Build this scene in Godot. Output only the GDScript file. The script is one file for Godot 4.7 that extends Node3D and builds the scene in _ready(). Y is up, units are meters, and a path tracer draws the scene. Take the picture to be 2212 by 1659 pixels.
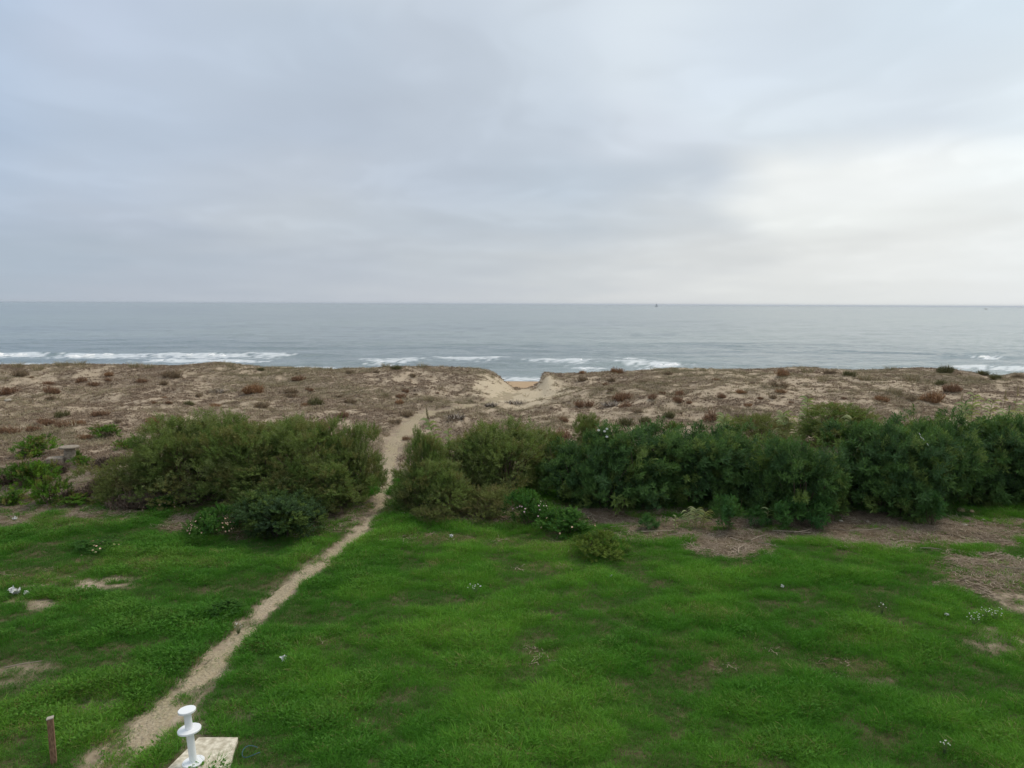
extends Node3D
# A lawn, a hedge of tamarisk and oleander, dunes and the sea, seen from a balcony.
# Layout numbers (u, v) are pixels of a 2212 x 1659 view of the photograph; they give directions only, distances come from the ground.

const S := 1024.0 / 2212.0
const FOCAL := 739.0
const EYE := Vector3(0, 7.5, 0)
const SEA_Y := -3.0
const CREST_D := 75.0
const MID_D := 57.0
var cam_basis: Basis
var rng := RandomNumberGenerator.new()
var n_big := FastNoiseLite.new()
var n_mid := FastNoiseLite.new()
var n_small := FastNoiseLite.new()
var n_fine := FastNoiseLite.new()
var crest_x := PackedFloat32Array()
var crest_y := PackedFloat32Array()
var mid_x := PackedFloat32Array()
var mid_y := PackedFloat32Array()
var path_points: Array = []      # [Vector3 on the ground, half width]
var patches: Array = []          # [x, z, rx, rz, kind, strength]
var used_names := {}
var M := {}

# ---------------------------------------------------------------- sky
func lin(r: float, g: float, b: float) -> Color:
	return Color(r / 255.0, g / 255.0, b / 255.0).srgb_to_linear()

func sky_image() -> Image:
	var w := 2048
	var h := 1024
	var img := Image.create(w, h, false, Image.FORMAT_RGBF)
	var az_at := [-36.0, -26.0, -16.0, -6.0, 4.0, 12.0, 20.0, 28.0, 36.0]
	var el_at := [0.0, 3.0, 6.0, 9.3, 12.4, 19.0, 26.0, 33.0, 50.0]
	var rows := [
		[[172, 183, 197], [178, 186, 199], [184, 191, 202], [192, 197, 206], [202, 206, 211], [212, 214, 217], [219, 221, 222], [224, 226, 227], [226, 228, 230]],
		[[172, 185, 201], [178, 188, 202], [184, 192, 204], [192, 199, 208], [202, 207, 213], [214, 217, 220], [226, 228, 229], [231, 233, 234], [232, 235, 237]],
		[[172, 186, 205], [180, 190, 206], [190, 198, 209], [187, 196, 208], [192, 201, 212], [207, 213, 220], [231, 234, 235], [234, 237, 238], [234, 238, 241]],
		[[172, 188, 210], [178, 190, 208], [186, 195, 209], [183, 193, 208], [186, 197, 211], [196, 205, 217], [234, 237, 239], [237, 240, 242], [236, 241, 244]],
		[[170, 187, 211], [178, 191, 210], [180, 191, 208], [184, 194, 209], [190, 200, 214], [202, 210, 222], [210, 219, 229], [212, 221, 232], [220, 229, 238]],
		[[176, 193, 217], [182, 194, 214], [184, 196, 213], [188, 198, 213], [196, 206, 219], [206, 215, 226], [206, 216, 229], [208, 220, 233], [212, 225, 238]],
		[[180, 198, 222], [188, 202, 222], [214, 223, 234], [208, 217, 229], [211, 219, 230], [213, 222, 232], [212, 222, 234], [213, 226, 239], [216, 230, 243]],
		[[185, 203, 226], [198, 211, 229], [234, 240, 246], [222, 230, 239], [220, 228, 238], [219, 227, 237], [215, 225, 237], [215, 229, 242], [216, 232, 246]],
		[[192, 208, 229], [202, 214, 230], [212, 222, 234], [212, 221, 233], [215, 223, 234], [217, 226, 236], [217, 227, 238], [217, 229, 242], [218, 232, 245]]]
	var table := []
	for r in rows:
		var line := []
		for c in r:
			line.append(lin(c[0], c[1], c[2]))
		table.append(line)
	for j in range(h / 2 + 1):
		var el := 90.0 - (j + 0.5) * 180.0 / h
		el = maxf(el, 0.0)
		for i in w:
			var az := (i + 0.5) * 360.0 / w
			if az > 180.0:
				az -= 360.0
			var a := deg_to_rad(az)
			var e := deg_to_rad(el)
			# clouds lie on a layer overhead, so their shapes flatten towards the horizon
			var k := 1.0 / (sin(e) + 0.09)
			var px := sin(a) * cos(e) * k
			var pz := -cos(a) * cos(e) * k
			var w1 := n_big.get_noise_2d(px * 26.0 + 300.0, pz * 26.0)
			var w2 := n_mid.get_noise_2d(px * 14.0, pz * 14.0 - 50.0)
			var w3 := n_mid.get_noise_2d(px * 5.0 + 90.0, pz * 5.0)
			var la := clampf(az + w1 * 2.5 + w2 * 4.0 + w3 * 2.5, -36.0, 36.0)
			if absf(az) > 36.0:     # outside the view the left and right skies run into each other behind
				var t := smoothstep(36.0, 180.0, absf(az))
				la = lerpf(la, 0.0, t) + w3 * 10.0
				la = clampf(la, -36.0, 36.0)
			var le := clampf(el + (w2 * 1.8 + w1 * 1.0 + w3 * 1.4) * clampf(el / 8.0, 0.0, 1.0), 0.0, 50.0)
			var ia := 0
			while ia < 7 and la > az_at[ia + 1]:
				ia += 1
			var ie := 0
			while ie < 7 and le > el_at[ie + 1]:
				ie += 1
			var fa: float = smoothstep(az_at[ia], az_at[ia + 1], la)
			var fe: float = smoothstep(el_at[ie], el_at[ie + 1], le)
			var top: Color = table[ie + 1][ia].lerp(table[ie + 1][ia + 1], fa)
			var bot: Color = table[ie][ia].lerp(table[ie][ia + 1], fa)
			var c := bot.lerp(top, fe)
			var w4 := n_small.get_noise_2d(px * 7.0 - 20.0, pz * 7.0)
			var w5 := n_small.get_noise_2d(px * 22.0 + w4 * 9.0, pz * 15.0 + w3 * 9.0)
			var wisp := smoothstep(0.05, 0.5, w4 + w5 * 0.6) * 0.032
			var b := (1.035 + (w3 * 0.08 + w2 * 0.045 + w4 * 0.045 + w5 * 0.03 + wisp) * clampf(el / 6.0, 0.2, 1.0)) / 1.15
			img.set_pixel(i, j, Color(c.r * b, c.g * b * 1.005, c.b * b * 0.982))
	var low := lin(178, 184, 191)
	img.fill_rect(Rect2i(0, h / 2 + 1, w, h / 2 - 1), low)
	return img

func set_up_light() -> void:
	var cam := Camera3D.new()
	cam.name = "camera"
	add_child(cam)
	cam.fov = rad_to_deg(2.0 * atan(384.0 / FOCAL))
	cam.near = 0.1
	cam.far = 40000.0
	cam.position = EYE
	cam_basis = Basis.from_euler(Vector3(deg_to_rad(-6.2), 0, deg_to_rad(0.31)))
	cam.basis = cam_basis
	cam.current = true
	var env := Environment.new()
	env.background_mode = Environment.BG_SKY
	var sky := Sky.new()
	var sm := PanoramaSkyMaterial.new()
	sm.panorama = ImageTexture.create_from_image(sky_image())
	sky.sky_material = sm
	env.sky = sky
	env.tonemap_mode = Environment.TONE_MAPPER_LINEAR
	env.tonemap_exposure = 1.15
	env.sdfgi_enabled = true
	env.ssao_enabled = true
	env.ssil_enabled = true
	env.fog_enabled = true
	env.fog_density = 0.00005
	env.fog_light_color = Color(0.80, 0.83, 0.87)
	var we := WorldEnvironment.new()
	we.name = "world_environment"
	we.environment = env
	add_child(we)
	var sun := DirectionalLight3D.new()
	sun.name = "sun"
	sun.light_energy = 0.5
	sun.light_angular_distance = 25.0
	sun.light_color = Color(1.0, 0.95, 0.87)
	sun.shadow_enabled = true
	add_child(sun)
	sun.look_at_from_position(Vector3(30, 60, -25), Vector3.ZERO, Vector3.UP)

# ---------------------------------------------------------------- terrain
func ray(u: float, v: float) -> Vector3:
	return cam_basis * Vector3((u * S - 512.0) / FOCAL, (384.0 - v * S) / FOCAL, -1.0)

func table_at(xs: PackedFloat32Array, ys: PackedFloat32Array, x: float) -> float:
	var n := xs.size()
	if x <= xs[0]:
		return ys[0]
	for i in range(1, n):
		if x < xs[i]:
			return lerpf(ys[i - 1], ys[i], (x - xs[i - 1]) / (xs[i] - xs[i - 1]))
	return ys[n - 1]

func base_height(x: float, z: float) -> float:
	var d := -z
	var lawn := n_mid.get_noise_2d(x * 2.2, z * 2.2) * 0.16 + n_small.get_noise_2d(x * 2.0, z * 2.0) * 0.07 + n_small.get_noise_2d(x * 4.5 + 60.0, z * 6.5) * 0.07
	if d < 30.0:
		return lawn
	var h := lawn
	if d < MID_D:
		h = lerpf(lawn, table_at(mid_x, mid_y, x), smoothstep(32.0, MID_D, d))
	elif d < CREST_D:
		var t := (d - MID_D) / (CREST_D - MID_D)
		h = lerpf(table_at(mid_x, mid_y, x), table_at(crest_x, crest_y, x), t * t * (3.0 - 2.0 * t))
	else:
		var c := table_at(crest_x, crest_y, x)
		h = lerpf(c, -2.35, smoothstep(CREST_D + 0.3, CREST_D + 9.0, d))
		if d > 82.0:
			h += -(d - 82.0) * 0.036 * smoothstep(82.0, 86.0, d)
	var lump := smoothstep(33.0, 42.0, d) * (1.0 - smoothstep(77.0, 83.0, d))
	var near_crest := 1.0 - 0.75 * smoothstep(68.0, 74.0, d)
	h += lump * near_crest * (n_mid.get_noise_2d(x * 4.0 + 40.0, z * 4.0) * 0.42 + n_small.get_noise_2d(x * 2.0, z * 1.6 + 9.0) * 0.22)
	h += lump * (n_small.get_noise_2d(x * 4.0 + 5.0, z * 2.2) * 0.07 + n_fine.get_noise_2d(x * 2.0, z * 1.5) * 0.035)
	return h

func path_near(x: float, z: float) -> float:
	# distance to the path's middle over its half width
	var best := 99.0
	for i in range(path_points.size() - 1):
		var a: Vector3 = path_points[i][0]
		var b: Vector3 = path_points[i + 1][0]
		if z > a.z + 1.5 or z < b.z - 1.5:
			continue
		var ab := Vector2(b.x - a.x, b.z - a.z)
		var t := clampf((Vector2(x - a.x, z - a.z)).dot(ab) / ab.length_squared(), 0.0, 1.0)
		var q := Vector2(a.x, a.z) + ab * t
		var hw: float = lerpf(path_points[i][1], path_points[i + 1][1], t)
		best = minf(best, Vector2(x, z).distance_to(q) / hw)
	return best

func height(x: float, z: float) -> float:
	var h := base_height(x, z)
	if z < -9.0 and z > -62.0:
		var p := path_near(x, z)
		if p < 1.6:
			h -= 0.10 * (1.0 - smoothstep(0.6, 1.6, p))
	return h

func at(u: float, v: float, with_path := true) -> Vector3:
	var dir := ray(u, v)
	var t := 6.0
	var step := 0.5
	while t < 140.0:
		var p := EYE + dir * t
		var g := height(p.x, p.z) if with_path else base_height(p.x, p.z)
		if p.y < g:
			break
		t += step
	var lo := t - step
	var hi := t
	for k in 7:
		var m := (lo + hi) * 0.5
		var p := EYE + dir * m
		if p.y < (height(p.x, p.z) if with_path else base_height(p.x, p.z)):
			hi = m
		else:
			lo = m
	var q := EYE + dir * hi
	q.y = height(q.x, q.z) if with_path else base_height(q.x, q.z)
	return q

func on_level(u: float, v: float, y: float) -> Vector3:
	var dir := ray(u, v)
	return EYE + dir * ((y - EYE.y) / dir.y)

func metres(p: Vector3, px: float) -> float:
	# how long px pixels of the view are at the distance of p
	var depth := -(cam_basis.inverse() * (p - EYE)).z
	return px * S / FOCAL * depth

func tall(p: Vector3, u: float, v: float) -> float:
	# how high above p the direction (u, v) passes over it
	var dir := ray(u, v)
	return EYE.y + dir.y * (p.z - EYE.z) / dir.z - p.y

func set_up_terrain() -> void:
	var crest := [[-300, 792], [0, 790], [120, 788], [250, 788], [380, 790], [450, 783], [500, 785], [560, 793], [680, 797], [800, 796], [880, 792], [1000, 795], [1030, 797], [1055, 801], [1075, 812], [1092, 828], [1107, 839], [1130, 841], [1155, 836], [1166, 826], [1172, 810], [1180, 804], [1205, 808], [1280, 806], [1350, 804], [1420, 798], [1500, 797], [1600, 798], [1680, 797], [1745, 794], [1800, 799], [1860, 801], [1930, 798], [2000, 796], [2060, 800], [2120, 810], [2160, 816], [2212, 806], [2400, 800]]
	for c in crest:
		var dir := ray(c[0], c[1])
		var t := CREST_D / -dir.z
		crest_x.append(dir.x * t)
		crest_y.append(EYE.y + dir.y * t)
	var mid := [[-300, 862], [0, 862], [400, 860], [700, 858], [900, 862], [1020, 872], [1080, 880], [1130, 876], [1200, 864], [1300, 852], [1420, 842], [1560, 833], [1750, 836], [2000, 845], [2212, 850], [2500, 850]]
	for c in mid:
		var dir := ray(c[0], c[1])
		var t := MID_D / -dir.z
		mid_x.append(dir.x * t)
		mid_y.append(EYE.y + dir.y * t)
	var path := [[205, 1720, 84], [250, 1640, 84], [325, 1560, 84], [405, 1488, 72], [474, 1412, 54], [545, 1338, 36], [628, 1260, 40], [690, 1212, 36], [745, 1172, 30], [797, 1128, 27], [820, 1082, 25], [834, 1040, 18], [840, 1000, 24], [850, 965, 32], [872, 930, 36], [900, 903, 36], [932, 889, 36], [985, 880, 16], [1060, 866, 20], [1110, 850, 40]]
	for c in path:
		var p := at(c[0], c[1], false)
		path_points.append([p, metres(p, c[2]) * 0.62 + 0.06])
	var spots := [[180, 1264, 95, 15, 0, 0.9], [75, 1302, 70, 12, 0, 0.8], [252, 1252, 42, 6, 0, 0.9], [290, 1345, 60, 10, 0, 0.3], [360, 1585, 130, 46, 0, 0.75], [500, 1545, 60, 20, 0, 0.7], [40, 1445, 90, 10, 0, 0.6], [60, 1475, 110, 6, 0, 0.5], [180, 1530, 110, 26, 0, 0.4],
		[2165, 1385, 75, 26, 0, 1.0], [2205, 1300, 60, 20, 0, 0.9], [835, 1168, 22, 5, 0, 0.8], [975, 1368, 40, 6, 0, 0.3], [1900, 1480, 60, 10, 0, 0.35], [2190, 1560, 50, 10, 0, 0.5],
		[1330, 1104, 160, 16, 1, 1.0], [1330, 1120, 70, 22, 1, 1.0], [1430, 1145, 120, 24, 1, 0.9], [1570, 1180, 85, 26, 1, 0.95], [1620, 1155, 160, 18, 1, 0.9], [1770, 1138, 130, 20, 1, 1.0], [1900, 1160, 170, 26, 1, 0.9], [2060, 1150, 130, 30, 1, 0.9], [2150, 1225, 110, 34, 1, 0.85], [2130, 1265, 90, 30, 1, 0.75], [1850, 1125, 420, 22, 1, 1.0],
		[100, 1060, 330, 62, 1, 0.9], [330, 1085, 130, 22, 1, 0.9], [600, 1110, 260, 46, 1, 0.8], [1010, 1100, 160, 32, 1, 0.7], [440, 1125, 90, 10, 2, 0.6], [80, 1130, 180, 18, 2, 0.8], [1180, 1180, 130, 14, 2, 0.5], [1180, 1225, 90, 12, 2, 0.4], [1500, 1330, 160, 16, 2, 0.35], [1560, 1400, 120, 16, 2, 0.35], [1000, 1165, 150, 12, 2, 0.5], [1240, 1410, 120, 14, 2, 0.35], [1850, 1390, 120, 12, 2, 0.4], [1680, 1440, 150, 14, 2, 0.3], [1850, 1440, 70, 22, 2, 0.4], [700, 1385, 60, 12, 2, 0.35], [60, 1250, 160, 20, 2, 0.4], [330, 1215, 150, 14, 2, 0.5]]
	for s in spots:
		var p := at(s[0], s[1])
		var far := at(s[0], s[1] - s[3])
		var near := at(s[0], s[1] + s[3])
		patches.append([p.x, p.z, metres(p, s[2]), maxf(0.25, absf(far.z - near.z) * 0.5), s[4], s[5]])

# how bare of grass the ground is (sand), how far it is dead litter, how far the grass is dry
func cover(x: float, z: float) -> Vector3:
	var r := Vector3.ZERO
	var e := n_small.get_noise_2d(x * 6.0 + 70.0, z * 6.0) * 0.55 + n_fine.get_noise_2d(x * 4.0, z * 4.0) * 0.35
	for p in patches:
		var q := Vector2((x - p[0]) / p[2], (z - p[1]) / p[3]).length()
		if q > 2.0:
			continue
		var s: float = (1.0 - smoothstep(0.5, 1.3, q + e)) * p[5]
		if p[4] == 0:
			s *= 0.3 + 0.7 * smoothstep(-0.45, 0.1, n_fine.get_noise_2d(x * 1.6 + 3.0, z * 1.6) + n_small.get_noise_2d(x * 7.0, z * 7.0) * 0.4)
		r[p[4]] = maxf(r[p[4]], s)
	var pn := path_near(x, z)
	if pn < 2.0:
		var worn := 1.0
		if z > -30.0:
			worn = lerpf(1.0, smoothstep(-0.30, 0.25, n_fine.get_noise_2d(x * 1.1 + 5.0, z * 1.1) + n_small.get_noise_2d(x * 7.0, z * 7.0) * 0.5 + 0.34), 0.3 + smoothstep(-19.0, -15.5, z) * 0.2)
		r.x = maxf(r.x, (1.0 - smoothstep(0.65, 1.3, pn + e * 1.5)) * worn)
	return r

# ---------------------------------------------------------------- nodes, names, shapes
func numbered(called: String) -> String:
	if not used_names.has(called):
		used_names[called] = 0
		return called
	used_names[called] += 1
	return "%s_%03d" % [called, used_names[called]]

func tag(o: Node3D, label: String, category: String, group := "", kind := "") -> Node3D:
	o.set_meta("label", label)
	o.set_meta("category", category)
	if group != "":
		o.set_meta("group", group)
	if kind != "":
		o.set_meta("kind", kind)
	return o

func thing(called: String, label: String, category: String, where: Vector3, turn := 0.0, group := "") -> Node3D:
	var o := Node3D.new()
	o.name = numbered(called)
	add_child(o)
	o.position = where
	o.rotation.y = turn
	tag(o, label, category, group)
	return o

func part(called: String, mesh: Mesh, mat: Material, parent: Node3D, xf := Transform3D.IDENTITY) -> MeshInstance3D:
	var o := MeshInstance3D.new()
	o.name = called
	o.mesh = mesh
	o.material_override = mat
	o.transform = xf
	parent.add_child(o, true)
	return o

func lone(called: String, mesh: Mesh, mat: Material, where: Vector3, turn: float, label: String, category: String, group := "", scale_by := Vector3.ONE) -> MeshInstance3D:
	var o := MeshInstance3D.new()
	o.name = numbered(called)
	o.mesh = mesh
	o.material_override = mat
	add_child(o)
	o.position = where
	o.rotation.y = turn
	o.scale = scale_by
	tag(o, label, category, group)
	return o

func structure(called: String, mesh: Mesh, mat: Material) -> MeshInstance3D:
	var o := MeshInstance3D.new()
	o.name = called
	o.mesh = mesh
	o.material_override = mat
	add_child(o)
	o.set_meta("kind", "structure")
	return o

class Heap:
	var v := PackedVector3Array()
	var n := PackedVector3Array()
	var c := PackedColorArray()
	func tri(a: Vector3, b: Vector3, d: Vector3, col: Color) -> void:
		var m := (d - a).cross(b - a).normalized()
		v.append(a); v.append(b); v.append(d)
		n.append(m); n.append(m); n.append(m)
		c.append(col); c.append(col); c.append(col)
	func quad(a: Vector3, b: Vector3, d: Vector3, e: Vector3, col: Color) -> void:
		tri(a, b, d, col)
		tri(a, d, e, col)
	func add(h: Heap, xf: Transform3D, tint: Color) -> void:
		v.append_array(xf * h.v)
		n.append_array(Transform3D(xf.basis.orthonormalized(), Vector3.ZERO) * h.n)
		var k := PackedColorArray()
		k.resize(h.c.size())
		for i in range(0, h.c.size(), 3):
			var q := h.c[i] * tint
			k[i] = q
			k[i + 1] = q
			k[i + 2] = q
		c.append_array(k)
	func tube(points: Array, radii: Array, sides: int, col: Color) -> void:
		var rings := []
		for i in points.size():
			var d: Vector3 = (points[mini(i + 1, points.size() - 1)] - points[maxi(i - 1, 0)]).normalized()
			var s := d.cross(Vector3(0.31, 0.2, 0.93)).normalized()
			var t := s.cross(d)
			var ring := []
			for k in sides:
				var a := TAU * k / sides
				ring.append(points[i] + (s * cos(a) + t * sin(a)) * radii[i])
			rings.append(ring)
		for i in range(rings.size() - 1):
			for k in sides:
				var k2 := (k + 1) % sides
				quad(rings[i][k], rings[i + 1][k], rings[i + 1][k2], rings[i][k2], col)
	func mesh() -> ArrayMesh:
		var a := []
		a.resize(Mesh.ARRAY_MAX)
		a[Mesh.ARRAY_VERTEX] = v
		a[Mesh.ARRAY_NORMAL] = n
		a[Mesh.ARRAY_COLOR] = c
		var m := ArrayMesh.new()
		m.add_surface_from_arrays(Mesh.PRIMITIVE_TRIANGLES, a)
		return m

func rnd(a: float, b: float) -> float:
	return rng.randf_range(a, b)

func rdir() -> Vector3:
	var z := rnd(-1, 1)
	var a := rnd(0, TAU)
	var r := sqrt(1.0 - z * z)
	return Vector3(r * cos(a), z, r * sin(a))

func align(d: Vector3) -> Basis:
	var y := d.normalized()
	var x := y.cross(rdir()).normalized()
	return Basis(x, y, x.cross(y))

# smooth sheet from a grid of points; colours per point
func sheet(pts: PackedVector3Array, cols: PackedColorArray, nx: int, nz: int) -> ArrayMesh:
	var nor := PackedVector3Array()
	nor.resize(pts.size())
	for j in nz:
		for i in nx:
			var l := pts[j * nx + maxi(i - 1, 0)]
			var r := pts[j * nx + mini(i + 1, nx - 1)]
			var f := pts[maxi(j - 1, 0) * nx + i]
			var b := pts[mini(j + 1, nz - 1) * nx + i]
			var m := (b - f).cross(r - l).normalized()
			nor[j * nx + i] = m if m.y >= 0.0 else -m
	var mid_at := (nz / 2) * nx + nx / 2
	var flip := (pts[mid_at + nx] - pts[mid_at]).cross(pts[mid_at + 1] - pts[mid_at]).y < 0.0
	var idx := PackedInt32Array()
	idx.resize((nx - 1) * (nz - 1) * 6)
	var k := 0
	for j in nz - 1:
		for i in nx - 1:
			var a := j * nx + i
			if flip:
				idx[k] = a; idx[k + 1] = a + nx + 1; idx[k + 2] = a + 1
				idx[k + 3] = a; idx[k + 4] = a + nx; idx[k + 5] = a + nx + 1
			else:
				idx[k] = a; idx[k + 1] = a + 1; idx[k + 2] = a + nx + 1
				idx[k + 3] = a; idx[k + 4] = a + nx + 1; idx[k + 5] = a + nx
			k += 6
	var arr := []
	arr.resize(Mesh.ARRAY_MAX)
	arr[Mesh.ARRAY_VERTEX] = pts
	arr[Mesh.ARRAY_NORMAL] = nor
	arr[Mesh.ARRAY_COLOR] = cols
	arr[Mesh.ARRAY_INDEX] = idx
	var mesh := ArrayMesh.new()
	mesh.add_surface_from_arrays(Mesh.PRIMITIVE_TRIANGLES, arr)
	return mesh

func lathe(profile: Array, sides: int) -> ArrayMesh:
	var st := SurfaceTool.new()
	st.begin(Mesh.PRIMITIVE_TRIANGLES)
	st.set_smooth_group(-1)
	for i in range(profile.size() - 1):
		var a: Vector2 = profile[i]
		var b: Vector2 = profile[i + 1]
		for k in sides:
			var t0 := TAU * k / sides
			var t1 := TAU * (k + 1) / sides
			var p := Vector3(cos(t0) * a.x, a.y, sin(t0) * a.x)
			var q := Vector3(cos(t1) * a.x, a.y, sin(t1) * a.x)
			var r := Vector3(cos(t1) * b.x, b.y, sin(t1) * b.x)
			var s := Vector3(cos(t0) * b.x, b.y, sin(t0) * b.x)
			for w in ([p, s, r, p, r, q]):
				st.add_vertex(w)
	st.generate_normals()
	return st.commit()

# ---------------------------------------------------------------- materials
func noise_texture(seed_no: int, freq: float, lo: Color, hi: Color, size := 512, octaves := 5) -> ImageTexture:
	var f := FastNoiseLite.new()
	f.seed = seed_no
	f.frequency = freq
	f.fractal_octaves = octaves
	var src := f.get_seamless_image(size, size)
	src.convert(Image.FORMAT_L8)
	var d := src.get_data()
	var out := PackedByteArray()
	out.resize(size * size * 3)
	var lut := []
	for k in 256:
		var c := lo.lerp(hi, k / 255.0)
		lut.append([int(c.r * 255), int(c.g * 255), int(c.b * 255)])
	for i in size * size:
		var q: Array = lut[d[i]]
		out[i * 3] = q[0]; out[i * 3 + 1] = q[1]; out[i * 3 + 2] = q[2]
	return ImageTexture.create_from_image(Image.create_from_data(size, size, false, Image.FORMAT_RGB8, out))

func leaf_material(rough: float, back: Color, spec := 0.4) -> StandardMaterial3D:
	var m := StandardMaterial3D.new()
	m.vertex_color_use_as_albedo = true
	m.roughness = rough
	m.metallic_specular = spec
	m.cull_mode = BaseMaterial3D.CULL_DISABLED
	m.backlight_enabled = true
	m.backlight = back
	return m

func plain_material(c: Color, rough: float, spec := 0.5) -> StandardMaterial3D:
	var m := StandardMaterial3D.new()
	m.albedo_color = c.linear_to_srgb()
	m.roughness = rough
	m.metallic_specular = spec
	m.cull_mode = BaseMaterial3D.CULL_DISABLED
	return m

func set_up_materials() -> void:
	M.leaf = leaf_material(0.8, Color(0.85, 0.85, 0.65), 0.12)
	M.glossy_leaf = leaf_material(0.65, Color(0.8, 0.8, 0.6), 0.18)
	M.dry = leaf_material(0.9, Color(0.25, 0.22, 0.18), 0.2)
	M.bark = leaf_material(0.9, Color(0, 0, 0), 0.2)
	M.petal = leaf_material(0.7, Color(0.5, 0.5, 0.5), 0.3)
	var g := StandardMaterial3D.new()
	g.vertex_color_use_as_albedo = true
	g.albedo_texture = noise_texture(5, 0.03, Color(0.70, 0.68, 0.66), Color(1, 1, 1))
	g.uv1_triplanar = true
	g.uv1_world_triplanar = true
	g.uv1_scale = Vector3(0.35, 0.35, 0.35)
	g.heightmap_enabled = true
	g.heightmap_texture = noise_texture(9, 0.02, Color(0, 0, 0), Color(1, 1, 1))
	g.heightmap_scale = 4.0
	g.roughness = 0.95
	g.metallic_specular = 0.15
	M.ground = g
	var s := StandardMaterial3D.new()
	s.vertex_color_use_as_albedo = true
	s.albedo_texture = noise_texture(15, 0.05, Color(0.78, 0.76, 0.74), Color(1, 1, 1))
	s.uv1_triplanar = true
	s.uv1_world_triplanar = true
	s.uv1_scale = Vector3(0.5, 0.5, 0.5)
	s.heightmap_enabled = true
	s.heightmap_texture = noise_texture(19, 0.03, Color(0, 0, 0), Color(1, 1, 1))
	s.heightmap_scale = 5.0
	s.roughness = 0.95
	s.metallic_specular = 0.15
	M.sand = s
	var w := StandardMaterial3D.new()
	w.vertex_color_use_as_albedo = true
	w.roughness = 0.16
	w.metallic_specular = 0.5
	var wf := FastNoiseLite.new()
	wf.seed = 31
	wf.frequency = 0.018
	wf.fractal_octaves = 5
	var bump := wf.get_seamless_image(1024, 1024)
	bump.convert(Image.FORMAT_RGBA8)
	bump.bump_map_to_normal_map(7.0)
	w.normal_enabled = true
	w.normal_texture = ImageTexture.create_from_image(bump)
	w.normal_scale = 1.0
	w.uv1_triplanar = true
	w.uv1_world_triplanar = true
	w.uv1_scale = Vector3(0.011, 0.05, 0.034)
	M.water = w
	var f := leaf_material(0.9, Color(0, 0, 0), 0.3)
	M.foam = f
	M.white_paint = plain_material(Color(0.80, 0.81, 0.82), 0.45)
	var c := StandardMaterial3D.new()
	c.albedo_color = Color(0.77, 0.71, 0.58).linear_to_srgb()
	c.albedo_texture = noise_texture(41, 0.012, Color(0.72, 0.70, 0.66), Color(1, 1, 1), 512, 6)
	c.uv1_triplanar = true
	c.uv1_world_triplanar = true
	c.uv1_scale = Vector3(1.1, 1.1, 1.1)
	c.roughness = 0.9
	M.concrete = c
	var oc := StandardMaterial3D.new()
	oc.albedo_color = Color(0.38, 0.33, 0.26).linear_to_srgb()
	oc.albedo_texture = noise_texture(43, 0.02, Color(0.65, 0.62, 0.6), Color(1, 1, 1), 256, 5)
	oc.uv1_triplanar = true
	oc.uv1_scale = Vector3(1.5, 1.5, 1.5)
	oc.roughness = 0.95
	M.old_concrete = oc
	var r := StandardMaterial3D.new()
	r.albedo_color = Color(0.36, 0.22, 0.13).linear_to_srgb()
	r.albedo_texture = noise_texture(47, 0.03, Color(0.55, 0.5, 0.48), Color(1, 1, 1), 256, 5)
	r.uv1_triplanar = true
	r.uv1_scale = Vector3(4, 1.2, 4)
	r.roughness = 0.95
	M.rust = r
	M.stone = plain_material(Color(0.30, 0.22, 0.13), 0.9)
	M.pale_stone = plain_material(Color(0.36, 0.32, 0.26), 0.9)
	M.plastic = plain_material(Color(0.72, 0.72, 0.70), 0.5)
	M.blue = plain_material(Color(0.03, 0.11, 0.17), 0.6)
	M.hull = plain_material(Color(0.35, 0.36, 0.38), 0.5)
	M.sail = plain_material(Color(0.45, 0.46, 0.48), 0.8)

# ---------------------------------------------------------------- setting
func sand_tint(x: float, z: float) -> Color:
	var k := n_small.get_noise_2d(x * 3.0, z * 3.0) * 0.5 + 0.5
	return Color(0.60, 0.50, 0.38).lerp(Color(0.50, 0.41, 0.305), k)

func dune_cover(x: float, z: float) -> float:
	# share of the dune sand that is under dry, low growth
	var a := n_small.get_noise_2d(x * 4.0 + 11.0, z * 3.0) * 0.9 + n_fine.get_noise_2d(x * 2.2, z * 1.6) * 0.75 + n_mid.get_noise_2d(x * 2.0, z * 1.2 + 30.0) * 0.7
	return smoothstep(-0.62, 0.42, a + 0.20 * smoothstep(8.0, -20.0, x))

var gap_at := Vector3.ZERO
func gap_sand(x: float, z: float) -> float:
	var q := Vector2((x - gap_at.x) / 4.2, (z - gap_at.z) / 11.0).length() + n_small.get_noise_2d(x * 5.0, z * 5.0) * 0.35
	return 1.0 - smoothstep(0.7, 1.05, q)

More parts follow.
